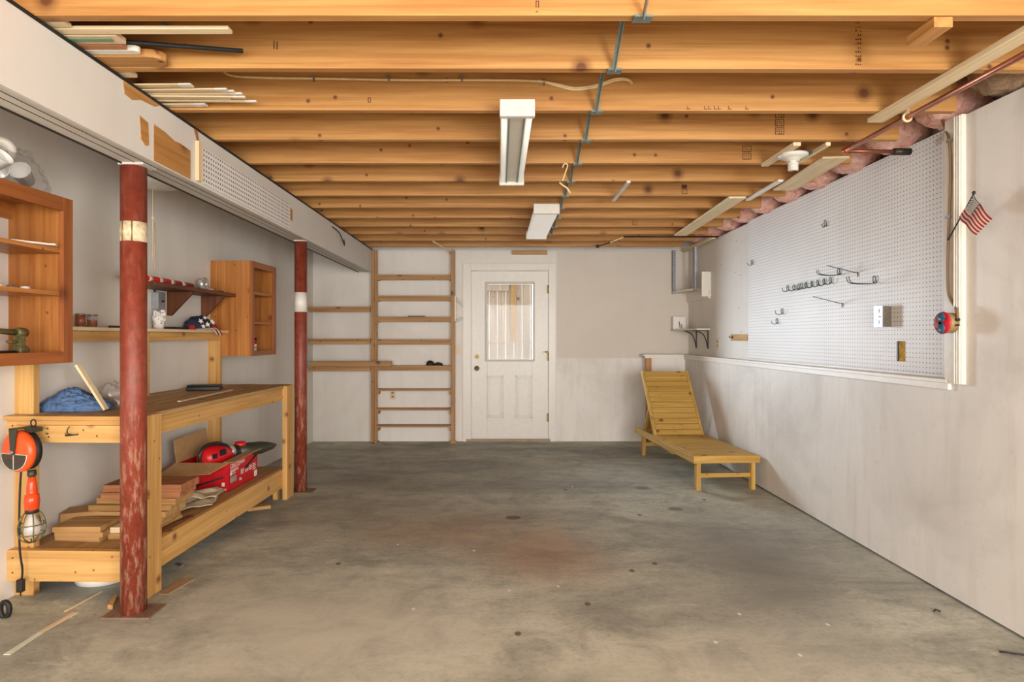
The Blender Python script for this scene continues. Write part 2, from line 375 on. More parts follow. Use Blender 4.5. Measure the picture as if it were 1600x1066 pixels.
# ------------------------------------------------------------------ the setting
def struct(mb, name, mats, **k): return tag(mb.build(name, mats, **k), kind='structure')
D = 7.17; YB = -4.5
ANG = -.0271
def wx(y): return -2.265-.0271*(D-y)
struct(MB().box(-3.2, 3.2, YB-2, 7.3, -.1, 0), 'floor', M['floor'])
struct(MB().box(-2.7, 2.7, YB-.5, 7.32, 2.556, 2.58), 'ceiling', M['joistX'])
# left wall, slightly out of square, with hairline panel seams
mb = MB(); mb.prism([(wx(YB),YB,-.02),(wx(D+.05),D+.05,-.02),(wx(D+.05)-.15,D+.05,-.02),(wx(YB)-.15,YB,-.02)], (0,0,2.575))
struct(mb, 'wall_left', M['wall'])
# back wall with the door opening
DX0, DX1, DZ = -.352, .610, 2.088
mb = MB(); mb.box(-2.6, DX0, D, D+.13, -.02, 2.32); mb.box(DX1, .70, D, D+.13, -.02, 2.32); mb.box(DX0, DX1, D, D+.13, DZ, 2.32)
mb.box(-2.6, 2.6, D+.05, D+.13, 2.32, 2.56)
struct(mb, 'wall_back', M['wall'])
mb = MB(); mb.box(.70, 2.6, D-.004, D+.13, 1.015, 2.315)
struct(mb, 'wall_back_drywall', M['wall_beige'])
mb = MB(); mb.box(.70, 2.6, D, D+.13, -.02, 1.015)
struct(mb, 'wall_back_plaster', M['wall_low'])
# right: low wall standing forward, recessed upper wall, near full-height wall
RX, RU = 2.195, 2.30
mb = MB(); mb.box(RX, 2.55, 2.86, 7.2, .012, 1.045); struct(mb, 'wall_right_lower', M['wall_low'])
mb = MB(); mb.box(RU, 2.55, 2.86, 7.2, 1.045, JB); mb.box(2.42, 2.55, YB, 7.3, JB, 2.556); struct(mb, 'wall_right_upper', M['wall'])
mb = MB(); mb.box(RX, 2.55, 2.44, 2.86, .012, JB-.005); mb.box(RX, 2.55, YB, 2.434, .012, JB-.005); struct(mb, 'wall_right_near', M['wall_low'])
mb = MB(); mb.box(RX+.02, 2.6, YB, 7.2, -.02, .014); struct(mb, 'baseboard_right', M['black'])
mb = MB(); mb.box(1.80, RX+.02, 6.965, 7.18, -.01, 1.03); struct(mb, 'wall_corner_return', M['wall_low'])
# ledge running along the low wall and round the back corner
mb = MB(); mb.box(RX-.028, RU+.02, 2.86, 7.17, 1.045, 1.063); mb.box(1.70, RX, 6.93, 7.172, 1.043, 1.063)
mb.box(RX-.018, RX, 2.86, 6.96, 1.012, 1.045); mb.box(1.72, RX-.018, 6.945, 6.966, 1.02, 1.044)
struct(mb, 'trim_1', M['white'], bevel=.002)
# wide fluted casing at the near end of the recess
mb = MB(); mb.box(RX-.022, RX+.01, 2.772, 2.875, 1.045, 2.318)
for i, y in enumerate((2.776, 2.786, 2.797)): mb.box(RX-.030-.003*i, RX-.02, y, y+.006, 1.047, 2.314)
mb.box(RX-.005, RU, 2.862, 2.885, 1.063, 2.318)
struct(mb, 'trim_2', M['cream'])
mb = MB(); mb.box(RU-.03, RU, 2.885, 5.43, 1.063, 1.075); mb.box(RU-.014, RU, 2.885, 3.03, 1.075, 2.30)
struct(mb, 'trim_3', M['cream'])
tag(MB().box(1.735, 1.80, 6.965, 7.0, 0, 1.043).build('wall_stud', M['joistZ']), label='bare orange wooden stud end under the back corner ledge', cat='stud')
# door
door = empty('door_1', (0,0,0), kind='structure')
sy = D+.022
gx0, gx1, gz0, gz1 = -.144, .405, 1.0, 1.914
sx0, sx1, sz0, sz1 = -.333, .592, .035, 2.07
mb = MB(); mb.box(sx0, gx0, sy, sy+.04, sz0, sz1); mb.box(gx1, sx1, sy, sy+.04, sz0, sz1); mb.box(gx0, gx1, sy, sy+.04, sz0, gz0); mb.box(gx0, gx1, sy, sy+.04, gz1, sz1)
for a, b in ((-.155, .055), (.195, .405)):
    z0, z1 = .275, .80
    for k, (i, h) in enumerate(((0, .007), (.012, .003), (.03, .006))):
        w = .01
        mb.box(a+i, b-i, sy-h, sy, z0+i, z0+i+w); mb.box(a+i, b-i, sy-h, sy, z1-i-w, z1-i); mb.box(a+i, a+i+w, sy-h, sy, z0+i, z1-i); mb.box(b-i-w, b-i, sy-h, sy, z0+i, z1-i)
    mb.box(a+.04, b-.04, sy-.005, sy, z0+.04, z1-.04)
mb.build('door_slab', M['door'], door, bevel=.002)
mb = MB(); w = .028
mb.box(gx0-w, gx1+w, sy-.014, sy, gz1, gz1+w); mb.box(gx0-w, gx1+w, sy-.014, sy, gz0-w, gz0); mb.box(gx0-w, gx0, sy-.014, sy, gz0, gz1); mb.box(gx1, gx1+w, sy-.014, sy, gz0, gz1)
wf = mb.build('glazing_frame', plain('glazing_bead', srgb(186,178,166), .4, var=.04), door, bevel=.004)
MB().box(gx0, gx1, sy+.016, sy+.022, gz0, gz1).build('pane', M['glass'], wf)
mb = MB(); mb.lathe([(.028,-.006),(.03,0),(.016,.0),(.014,-.02),(.013,-.028),(0,-.03)], (-.272, sy, 1.028), 'Y', 20); mb.box(-.277, -.267, sy-.04, sy-.028, 1.016, 1.04)
mb.build('deadbolt', M['brass'], door)
MB().lathe([(.03,-.0),(.03,-.006),(.013,-.008),(.012,-.03),(.024,-.036),(.029,-.05),(.022,-.064),(0,-.067)], (-.272, sy, .888), 'Y', 24).build('door_knob', M['brass'], door)
for z in (1.85, 1.03, .29):
    MB().tube([(sx1+.004, D-.008, z-.05), (sx1+.004, D-.008, z+.05)], .008, 10).box(sx1-.014, sx1+.02, D+.0, D+.004, z-.05, z+.05).build('hinge', M['brass'], door)
mb = MB(); mb.tube([(.588, D-.01, 1.09), (.56, D-.03, 1.088), (.54, D-.035, 1.083)], .007, 8); mb.lathe([(.012,-.008),(.012,.008)], (.54, D-.035, 1.083), 'Y', 12); mb.build('door_latch', M['brass'], door)
MB().box(sx0, sx1, sy-.012, sy+.002, .03, .05).build('door_sweep', M['cream'], door)
mb = MB(); mb.box(-.443, -.345, D-.018, D, 0, 2.163); mb.box(.602, .685, D-.018, D, 0, 2.163); mb.box(-.345, .602, D-.018, D, 2.08, 2.163)
mb.box(DX0, -.336, D, D+.13, 0, 2.088); mb.box(.595, DX1, D, D+.13, 0, 2.088); mb.box(-.345, .602, D, D+.13, 2.073, 2.088)
struct(mb, 'trim_4', M['door'], bevel=.003)
struct(MB().box(-.40, .62, D-.02, D+.13, 0, .03), 'trim_5', plain('worn_threshold', srgb(150,132,108), .5))

# outside the door: boarded timber screen in daylight
out = empty('board_fence', (0,9.6,0), label='pale weathered board fence seen through the door glass', cat='fence')
k = 0; x = -1.5
while x < 1.9:
    w = .128; dy = random.uniform(-.006, .006)
    MB().box(x, x+w, dy, .02+dy, 0, 2.6).build('fence_board', M['fence'], out); x += w+.006; k += 1
MB().box(-1.5, 1.9, -.045, -.002, 1.17, 1.215).build('fence_rail', M['fence'], out)
MB().box(-1.5, .16, -.07, -.01, 2.02, 2.4).build('fence_beam', M['fence'], out)
MB().box(.19, .27, -.10, -.02, 1.215, 2.5).build('fence_post', M['scrapZ'], out)
struct(MB().box(-4, 4, 7.33, 12, -.12, -.02), 'ground_outside', plain('gravel', srgb(110,100,88), .9))
mb = MB(); mb.box(-3, DX0, 7.301, 7.33, -.1, 2.6); mb.box(DX1, 3, 7.301, 7.33, -.1, 2.6); mb.box(DX0, DX1, 7.301, 7.33, DZ, 2.6); struct(mb, 'outside_bounce_baffle', plain('dark_baffle', srgb(84,76,68), .8))  # unseen dark sheet added outside to cut light bouncing onto the fence

# ------------------------------------------------------------------ joists
JY = [1.926, 2.307, 2.733, 3.136, 3.56] + [3.56+.4072*k for k in range(1, 9)]
ORD = ['nearest', 'second nearest', 'third nearest', 'fourth nearest', 'fifth nearest', 'sixth from the front', 'seventh from the front', 'eighth from the front', 'ninth from the front', 'fourth from the back wall', 'third from the back wall', 'second from the back wall', 'last, against the back wall']
NOTE = {0: 'knotty pine ceiling joist nearest the top edge, above the little cleat', 1: 'wide knotty pine ceiling joist with a vertical row of ink marks', 2: 'pine ceiling joist with the cream cable stapled along it', 3: 'pine ceiling joist over the near end of the two-tube light, with grade stamps'}
joists = []
for k, y in enumerate(JY):
    yr = -.008 if k < 3 else -.004
    mb = MB(); mb.box(-2.28-.0, 2.13 if k > 1 else 2.17, 0, .038, JB, 2.556)
    o = mb.build('ceiling_joist', M['joistX'], loc=(0, y+(.0), 0), rotz=math.radians(.25 if k in (1,2) else 0), bevel=.003)
    tag(o, label=NOTE.get(k, 'bare pine ceiling joist, %s of the row' % ORD[k]), cat='ceiling joist', group='bare pine ceiling joists')
    joists.append(o)
def ink(j, px, pts, w=.006):
    """grade marks printed on a joist face; pts in metres (dx, z, wx, wz)"""
    mb = MB(); y = -.0008
    for dx, z, a, b in pts:
        mb.box(px+dx, px+dx+a, y, .0002, z, z+b)
    mb.build('ink_mark', M['stamp'], joists[j])
def jx(px, j): return (px-VX)*JY[j]/F
def frame_stamp(x0, z0, w, h):
    t = .0035; out = [(x0, z0, w, t), (x0, z0+h, w, t), (x0, z0, t, h), (x0+w, z0, t, h+t)]
    for a in range(3):
        for b in range(3):
            if random.random() < .75: out.append((x0+w*.15+a*w*.26, z0+h*.15+b*h*.27, w*.15, h*.12))
    return out
pts = []
for i in range(13):
    z = 2.335+i*.0165
    for a in range(3):
        if random.random() < .8: pts.append((a*.009, z, .005, random.uniform(.002, .008)))
ink(1, jx(1338, 1), pts)
ink(3, jx(1211, 3), frame_stamp(0, 2.345, .045, .035)+frame_stamp(0, 2.39, .045, .035)+frame_stamp(0, 2.435, .045, .03))
ink(4, jx(1160, 4), frame_stamp(0, 2.34, .05, .035)+frame_stamp(0, 2.385, .05, .035))
ink(6, jx(1065, 6), frame_stamp(0, 2.33, .04, .03)+[(0, 2.37, .04, .03)])
ink(9, jx(988, 9), frame_stamp(0, 2.33, .045, .04))
p = []
for dx in (0, .05, .062, .078, .09, .12, .17): p += [(dx*1.6, 2.326, .018, .003), (dx*1.6+.003, 2.33, .003, .012)]
ink(2, jx(1073, 2), p)
ink(0, jx(837, 0), [(0, 2.33, .008, .003), (0, 2.345, .003, .02), (.008, 2.345, .003, .02), (0, 2.365, .011, .003)])
ink(1, jx(428, 1), [(0, 2.395, .004, .03), (.012, 2.393, .004, .03)])
ink(2, jx(575, 2), [(0, 2.355, .012, .003), (0, 2.375, .012, .003), (0, 2.355, .003, .02), (.011, 2.355, .003, .02)])
# ------------------------------------------------------------------ boxed beam
BX = -1.52
beam = empty('ceiling_beam', (BX, 0, 0), label='long white painted boxed beam carried by the two red posts', cat='beam')
MB().box(-.018, 0, YB+.6, 7.15, 2.04, 2.318).build('beam_face', M['beam'], beam)
mb = MB(); mb.box(-.215, -.018, YB+.6, 7.15, 2.068, 2.316)
MB().box(-.185, -.018, YB+.6, 7.15, 2.06, 2.068).build('soffit_strip', M['beam'], beam)
mb.build('beam_core', M['beam'], beam)
for x0, x1, z in ((-.040, -.037, 2.0585), (-.085, -.082, 2.0585), (-.130, -.127, 2.0585), (-.189, -.185, 2.052)):
    MB().box(x0, x1, YB+.6, 7.15, z, z+.012).build('seam', M['iron'], beam)
MB().box(-.006, .004, YB+.6, 7.15, 2.306, 2.3185).build('black_edging', M['black'], beam)
def patch(pts, mat='joistY'):
    MB().prism([(0, y, z) for y, z in pts], (.0025, 0, 0)).build('bare_patch', M[mat], beam)
patch([(2.49,2.205),(2.55,2.195),(2.555,2.10),(2.53,2.09),(2.50,2.11)])
patch([(2.592,2.205),(2.68,2.20),(2.76,2.185),(2.80,2.19),(2.898,2.185),(2.898,2.045),(2.592,2.045)])
patch([(2.38,2.306),(2.64,2.306),(2.60,2.285),(2.5,2.275),(2.44,2.25),(2.39,2.255)])
patch([(4.24,2.215),(4.33,2.205),(4.33,2.12),(4.25,2.13)])
patch([(2.93,2.306),(2.965,2.306),(2.985,2.255),(2.965,2.25)], 'reddishX')
tag(MB().box(BX+.001, BX+.013, 3.0, 4.25, 2.052, 2.232).build('pegboard_strip', M['peg_big']), label='narrow white pegboard strip fixed along the painted beam', cat='pegboard')
tag(MB().box(BX+.001, BX+.02, 2.945, 2.985, 2.052, 2.25).build('wood_batten', M['paleZ']), label='short upright wooden batten at the near end of the pegboard strip', cat='batten')
tag(MB().tube(smooth_path([(BX+.006,5.35,2.27),(BX+.03,5.5,2.24),(BX+.035,5.62,2.17),(BX+.02,5.72,2.16),(BX+.006,5.75,2.22)]), .005).build('cable_loop', M['black']), label='small black cable loop hanging off the far part of the beam', cat='cable')
# ------------------------------------------------------------------ red posts
def post(x, y, r, lab, z0, z1, white):
    t = empty('support_post', (x, y, 0), label=lab, cat='post')
    MB().lathe([(r,.006),(r,2.05)], n=40).build('column', M['post'], t)
    MB().box(-.040, .075, -.052, .052, 2.05, 2.06).build('cap_plate', M['beam'], t)
    s = .105
    MB().box(-s, s*1.05, -s*.65, s*.65, 0, .007).build('base_plate', plain('rusty_plate', srgb(128,100,80), .7, var=.3), t)
    MB().lathe([(r+.001, z0), (r+.001, z1)], n=40).build('label_band', M['white'] if white else M['postlabel'], t)
    if not white:
        for a in (-1.9, -1.15):
            MB().tube([((r+.002)*math.cos(a), (r+.002)*math.sin(a), z0), ((r+.002)*math.cos(a), (r+.002)*math.sin(a), z1)], .003, 6).build('label_line', M['brass'], t)
    return t
post(-1.684, 2.716, .054, 'near red steel post with a faded cream label, beside the workbench', 1.705, 1.795, False)
post(-1.633, 4.85, .049, 'far red steel post with a plain white band at the bench end', 1.475, 1.635, True)
# ------------------------------------------------------------------ ceiling lamps
t = empty('strip_light', (.080, 2.59, 2.318), label='two-tube white fluorescent strip light, nearer of the two ceiling lights', cat='ceiling light', group='fluorescent ceiling lights')
MB().box(-.075, .075, .03, 1.18, -.03, 0).box(-.034, .034, .03, 1.18, -.058, -.03).build('housing', M['lampwhite'], t, bevel=.003)
MB().box(-.078, .078, 0, .035, -.078, -.002).build('end_cap', M['lampwhite'], t, bevel=.005)
MB().box(-.08, .08, 1.175, 1.205, -.078, -.002).build('end_cap', M['lampwhite'], t, bevel=.005)
for s in (-1, 1):
    MB().tube([(s*.056, .035, -.052), (s*.056, 1.175, -.052)], .0145, 14).build('lamp_tube', M['tube'], t)
    MB().box(s*.034-.002, s*.034+.002, .035, 1.175, -.066, -.03).build('fin', M['galv'], t)
t = empty('strip_light', (.372, 4.62, 2.318), rotz=.004, label='white covered fluorescent strip light, farther ceiling light near the back door', cat='ceiling light', group='fluorescent ceiling lights')
MB().box(-.103, .103, 0, .03, -.082, -.002).build('end_cap', M['lampwhite'], t, bevel=.005)
MB().box(-.103, .103, 1.2, 1.225, -.082, -.002).build('end_cap', M['lampwhite'], t, bevel=.005)
MB().box(-.09, .09, .03, 1.2, -.03, 0).build('housing', M['lampwhite'], t)
MB().prism([(-.095,.03,-.03),(.095,.03,-.03),(.098,.03,-.06),(.085,.03,-.078),(-.085,.03,-.078),(-.098,.03,-.06)], (0,1.17,0)).build('diffuser', M['diffuser'], t)
# ------------------------------------------------------------------ galvanised bridging
for k in range(1, 11):
    bx = .452+.0105*max(0, k-2); a = Vector((bx, JY[k]-.004, 2.312)); b = Vector((bx+.004, JY[k-1]+.06, 2.545))
    mb = MB(); mb.bar(a, b, .028, .004, up=(1,0,0)); mb.bar(a+Vector((-.008,0,0)), b+Vector((-.008,0,0)), .004, .012, up=(1,0,0))
    o = mb.box(bx-.027, bx+.028, JY[k]-.01, JY[k]+.03, 2.311, 2.3185)
    o = o.build('bridging_strap', M['galv'])
    tag(o, label='diagonal galvanised strap running down onto the joist that is %s' % ORD[k], cat='metal strap', group='galvanised straps between the joists')
a = Vector((.47, JY[0]-.004, 2.312)); b = Vector((.47, 1.55, 2.545))
tag(MB().bar(a, b, .03, .004, up=(1,0,0)).box(.44, .50, JY[0]-.01, JY[0]+.03, 2.311, 2.3185).build('bridging_strap', M['galv']), label='diagonal galvanised strap at the top frame edge on the nearest joist', cat='metal strap', group='galvanised straps between the joists')
tag(MB().bar(at(238,20,2.295), at(274,50,2.295), .012, .003, up=(0,1,0)).build('nail_plate', M['galv']), label='short slanted metal nail plate on the second nearest joist at the left', cat='metal plate')
# cream cable stapled to the third joist
yy = JY[2]-.008
cab = empty('electric_cable', (0,0,0), label='cream cable stapled along the joist and sagging near the strip light', cat='cable')
pp = [(350,112),(362,118),(400,121),(520,123),(640,125),(760,125),(840,127),(870,134),(898,140),(930,136),(960,126),(980,125),(988,131)]
MB().tube(smooth_path([at(a, b, yy) for a, b in pp]), .0055).build('cable_sheath', M['cable_cream'], cab)
MB().tube(smooth_path([at(a, b-(3 if a > 840 and a < 980 else 1.5), yy-.006) for a, b in pp[6:]]), .004).build('cable_sheath', M['cable_cream'], cab)
for px in (491, 608, 722, 850):
    p = at(px, 123 if px < 840 else 128, yy); MB().box(p.x-.004, p.x+.004, yy-.009, JY[2]+.0, p.z-.014, p.z+.014).build('staple', M['steel'], cab)
# little wire ends by the second lamp
tag(MB().tube(smooth_path([at(879,262,3.55),at(882,256,3.55),at(887,258,3.55),at(884,268,3.57),at(879,283,3.57)]), .004).build('wire_end', M['cable_cream']), label='cream wire end curling over the metal straps behind the strip light', cat='wire')
tag(MB().tube(smooth_path([at(874,285,3.9),at(880,290,3.9),at(886,294,3.9),at(891,302,3.9)]), .006).build('wire_end', M['cable_cream']), label='short straight cream wire end lower down on the metal straps', cat='wire')
# boards and strips fixed under the joists
def under(name, x0, y0, x1, y1, w, z, th, mat, lab, cat):
    o = MB().bar((0,0,0), (x1-x0, y1-y0, 0), w, th).build(name, mat, loc=(x0, y0, z-th/2), bevel=.0015); return tag(o, label=lab, cat=cat)
under('wood_cleat', 1.455, 1.93, 1.455, 2.06, .062, 2.318, .034, M['joistY'], 'short chunky wooden cleat screwed under the nearest joist', 'wood block')
under('wood_plank', 1.80, .9, 1.805, 2.83, .075, 2.318, .02, M['paleY'], 'long pine plank under the joists beside the copper pipe', 'plank')
under('wood_plank', 1.955, 3.42, 2.015, 4.17, .15, 2.318, .012, M['paleY'], 'short wide pale plank under the joists by the spiral bulb', 'plank')
under('wood_plank', 1.775, 4.39, 1.85, 6.02, .125, 2.318, .016, M['paleY'], 'long pale plank under the far joists towards the corner shelf', 'plank')
under('wood_strip', 1.872, 3.92, 1.885, 4.47, .034, 2.318, .016, M['white'], 'thin white strip between the two pale planks', 'wood strip')
under('wood_strip', .868, 3.95, .872, 4.50, .026, 2.318, .014, M['cream'], 'small cream strip alone under the middle of the joists', 'wood strip')
under('wood_strip', 2.22, 6.1, 2.22, 7.05, .04, 2.318, .03, M['paleY'], 'short strip under the last joists over the hanging shelf', 'wood strip')
# copper pipe
pz = 2.275
cp = empty('copper_pipe', (0,0,0), label='long copper pipe running under the joists along the right side', cat='pipe')
MB().tube([(1.87,.9,pz),(1.868,3.17,pz)], .0125, 14).build('pipe_run', M['copper'], cp)
MB().tube([(1.868,3.165,pz),(1.868,3.19,pz)], .016, 14).build('pipe_elbow', M['copper'], cp)
MB().tube([(1.868,3.185,pz),(2.16,3.2,pz)], .011, 12).build('pipe_branch', plain('old_copper', srgb(140,84,62), .4, .6), cp)
MB().tube([(2.14,3.2,pz),(2.23,3.2,pz)], .019, 12).build('pipe_valve', M['iron'], cp)
tt = 2*math.pi/16
MB().tube([(1.869+.018*math.cos(tt*i), 2.70, pz+.018*math.sin(tt*i)) for i in range(16)], .006, 6, closed=True).box(1.863, 1.875, 2.694, 2.706, pz+.016, 2.319).build('pipe_clip', M['cable_cream'], cp)
# porcelain lampholder with a spiral bulb
lh = empty('lampholder', (1.66, 3.33, 2.318), label='white porcelain lampholder with a spiral bulb on two slats', cat='light bulb')
MB().box(-.075, -.035, -.155, .235, -.018, 0).build('slat', M['paleY'], lh); MB().box(.10, .125, -.155, .235, -.018, 0).build('slat', M['paleY'], lh)
MB().box(-.04, .10, -.02, .07, -.018, -.002).build('junction_box', plain('green_box', srgb(56,66,58), .5), lh)
MB().lathe([(.078,-.018),(.08,-.028),(.055,-.04),(.036,-.044),(.034,-.056),(0,-.056)], n=28).build('holder', M['lampwhite'], lh)
sp = [(.022*math.cos(.6*i), .022*math.sin(.6*i), -.062-.0011*i) for i in range(42)]
MB().tube(sp, .0072, 8).lathe([(.02,-.052),(.02,-.066),(0,-.066)], n=16).build('spiral_bulb', M['lampwhite'], lh)
# thin rod across the far joists
rod = empty('metal_rod', (0,0,0), label='thin dark rod hooked under the far joists near the corner', cat='rod')
MB().tube([(1.28,6.08,2.304),(2.26,6.08,2.304)], .008).build('rod_bar', M['iron'], rod)
MB().tube([(1.28,6.08,2.30),(1.20,6.35,2.29)], .007).build('rod_end', M['cable_cream'], rod); MB().tube([(1.20,6.35,2.29),(1.10,6.6,2.285)], .007).lathe([(.02,0),(.02,.03)], (1.10,6.6,2.27)).build('rod_hook', M['iron'], rod)
tag(MB().tube([at(1115,372,6.38), at(1114,440,6.4)], .004).build('thin_cable', M['iron']), label='thin dark cord hanging down the right wall beside the white box', cat='cord')
tag(MB().tube([(-.72,6.4,2.31),(-.62,6.9,2.30),(-.58,7.05,2.27)], .006).build('wire_end', M['cable_cream']), label='pale wire hanging from the far joists over the shelf upright', cat='wire')
tag(MB().box(.155, .58, 7.11, 7.165, 2.272, 2.318).build('wood_block', M['scrapX']), label='flat brown wood piece on top of the back wall above the door', cat='wood block')
# insulation tucked between the joist ends
for k in range(1, 12):
    y0, y1 = JY[k]+.045, JY[k+1]-.008
    mb = MB(); near = (k == 1)
    lump(mb, (2.27 if not near else 2.24, (y0+y1)/2, 2.44), .16 if not near else .17, (y1-y0)/2*.93, .115, k*1.3, .16, 4.0, 28, 18, flat=False)
    o = mb.build('insulation_batt', M['kraft'] if near else M['pink'])
    tag(o, label=('brown paper-faced insulation wad above the near right wall' if near else 'pink fibreglass wad at the right wall, behind the %s joist' % ORD[k].replace(' the row', '')), cat='insulation', group='insulation tucked above the right wall')
# lumber stored on top of the beam
def lumber(x1, ya, yb, z0, th, mat, lab, rnd=False, name='stored_board', tilt=0, cat='board'):
    x0 = -2.15; mb = MB(); w = abs(yb-ya)
    if rnd:
        pts = [(x0-x1, 0, 0), (x0-x1, w, 0)]
        for i in range(7):
            a = math.pi/2-math.pi*i/6; pts.append((-w/2+math.cos(a)*w/2*1.3, w/2+math.sin(a)*w/2, 0))
        mb.prism(pts, (0,0,th))
    else: mb.box(x0-x1, 0, 0, w, 0, th)
    o = mb.build(name, mat, loc=(x1, min(ya,yb), z0)); 
    if tilt: o.rotation_euler = (0, 0, tilt)
    return tag(o, label=lab, cat=cat, group='boards and sticks stored over the beam')
zz = 2.325
def dz(py, z=2.335): return (z-CZ)*F/(VY-py)
def xe(px, d): return (px-VX)*d/F
lumber(xe(103,1.985), 1.975, 2.01, zz, .012, M['paleX'], 'short pale board end, first over the beam by the nearest joist')
lumber(xe(358,2.03), 2.022, 2.055, zz, .012, M['paleX'], 'longest pale flat stick poking out over the beam')
lumber(xe(190,2.1), 2.068, 2.125, zz, .02, M['pinkwood'], 'pinkish primed block behind the green strip over the beam')
lumber(xe(176,2.09), 2.078, 2.098, zz-.006, .005, M['green'], 'green strip poking out over the beam')
lumber(xe(195,2.15), 2.135, 2.165, zz, .015, M['reddishX'], 'orange-brown board end over the beam under the black rod')
lumber(xe(217,2.19), 2.172, 2.205, zz, .02, M['cream'], 'cream rounded board end over the beam', rnd=True)
lumber(xe(253,2.25), 2.212, 2.298, zz-.004, .03, M['joistX'], 'thick round-ended pine board over the beam', rnd=True)
lumber(xe(210,2.38), 2.352, 2.40, zz, .015, M['paleX'], 'short board end over the beam past the second joist')
tag(MB().tube([(-2.1,2.06,2.362),(xe(380,2.236),2.232,2.352)], .0085).build('black_rod', M['black']), label='long black rod poking out over the beam', cat='rod', group='boards and sticks stored over the beam')
st = [(297,2.47,2.50,'shortest paint stick of the bundle over the beam'),(353,2.512,2.528,'white-tipped stick at the near side of the stick bundle'),(365,2.54,2.553,'second thin stick of the bundle over the beam'),(377,2.565,2.58,'third thin stick of the bundle over the beam'),(382,2.592,2.606,'fourth thin stick of the bundle over the beam'),(358,2.62,2.634,'fifth thin stick, a little shorter, of the bundle'),(400,2.65,2.664,'long white-tipped stick at the far side of the bundle'),(320,2.68,2.71,'wider slat behind the thin stick bundle')]
for px, a, b, lab in st: 
    o = lumber(xe(px, a), a, b, zz+random.uniform(-.003,.004), .006, M['paleX'], lab, name='wood_stick', tilt=random.uniform(-.035,.035), cat='stick')
    MB().box(-.05, .0005, -.0004, (b-a)+.0004, -.0005, .0065).build('white_tip', M['cream'], o)
# dome light in the side bay with its pull cord
dl = empty('dome_light', (-1.99, 3.42, 2.318), label='white glass dome light behind the beam with a long pull cord', cat='ceiling light')
MB().lathe([(.165,0),(.175,-.06),(.172,-.12),(.145,-.16),(.09,-.182),(0,-.19)], n=36).build('lamp_shade', M['lampwhite'], dl)
MB().tube([(-.02,.0,-.185),(-.02,.0,-.6)], .0018, 6).lathe([(.006,-.35),(.008,-.358),(.006,-.366)], (-.02,0,0), n=10).build('pull_cord', M['cable_cream'], dl)

# ------------------------------------------------------------------ left side: frame fixed to the wall direction
def L(y, x=0, z=0): return Vector((wx(y)+x*math.cos(ANG), y+x*math.sin(ANG), z))
def lw(name, y, z=0, x=0, **k): return empty(name, L(y, x, z), ANG, **k)
bench = lw('workbench', 2.85, label='long pine workbench with a lower shelf and wall uprights', cat='workbench')
BL = 1.91
mb = MB()
for i, (a, b) in enumerate(((.0,.11),(.115,.25),(.255,.385),(.39,.52),(.525,.655))): mb.box(a, b, -.005, BL, .868-(i%2)*.0015, .89-(i%2)*.0015)
mb.build('tabletop', M['wornY'], bench, bevel=.002)
MB().box(-.0, .655, -.022, -.006, .868, .889).build('edge_strip', M['pineX'], bench, bevel=.002)
MB().box(0, .645, .0, .038, .775, .866).build('end_rail', M['pineX'], bench, bevel=.002)
MB().box(.055, .60, -.02, 0, .762, .845).build('end_board', M['pineX'], bench, bevel=.002)
MB().box(.607, .645, .038, BL-.02, .775, .866).build('front_rail', M['pineY'], bench, bevel=.002)
MB().box(.0, .645, BL-.05, BL-.012, .775, .866).build('end_rail', M['pineX'], bench, bevel=.002)
MB().box(.0, .645, .0, .038, .088, .237).build('lower_end_board', M['pineX'], bench, bevel=.002)
MB().box(.607, .645, .038, BL-.02, .092, .237).build('lower_front_board', M['pineY'], bench, bevel=.002)
mb = MB(); 
for a, b in ((.0,.30),(.302,.606)): mb.box(a, b, .038, BL-.02, .212, .23)
mb.build('lower_shelf', M['scrapY'], bench)
def leg(x0, x1, y0, y1, z0=0, z1=.866): MB().box(x0, x1, y0, y1, z0, z1).build('leg', M['pineZ'], bench, bevel=.002)
leg(.645, .683, -.03, .13, 0, .888); leg(.645, .683, BL-.15, BL-.015, 0, .888)
for y0 in (.045, .93, BL-.04): MB().box(0, .095, y0, y0+.038, 0, 1.302).build('upright', M['pineZ'], bench, bevel=.002)
MB().box(.57, .606, BL-.15, BL-.11, 0, .21).build('leg', M['pineZ'], bench)
MB().box(0, .15, .03, BL+.01, 1.303, 1.323).build('upper_shelf', M['paleY'], bench, bevel=.002)
MB().box(.055, .094, .085, BL-.045, 1.245, 1.302).build('shelf_rail', M['pineY'], bench)
MB().tube(smooth_path([(.34,-.022,.80),(.34,-.05,.812),(.345,-.058,.83),(.35,-.05,.845)]), .003).tube([(.31,-.024,.797),(.37,-.024,.803)], .004).build('screw_hook', M['wire'], bench)
mb = MB()
for x, z in ((.03,.84),(.03,.80),(.055,.79),(.22,.83),(.22,.805),(.225,.79),(.03,.20),(.03,.13),(.46,.795),(.62,.8),(.08,.165)): mb.lathe([(.004,-.0215 if .055 < x < .6 and z > .7 else -.0015),(.004,0.0)], (x,0,z), 'Y', 8)
mb.build('nail_head', M['iron'], bench)
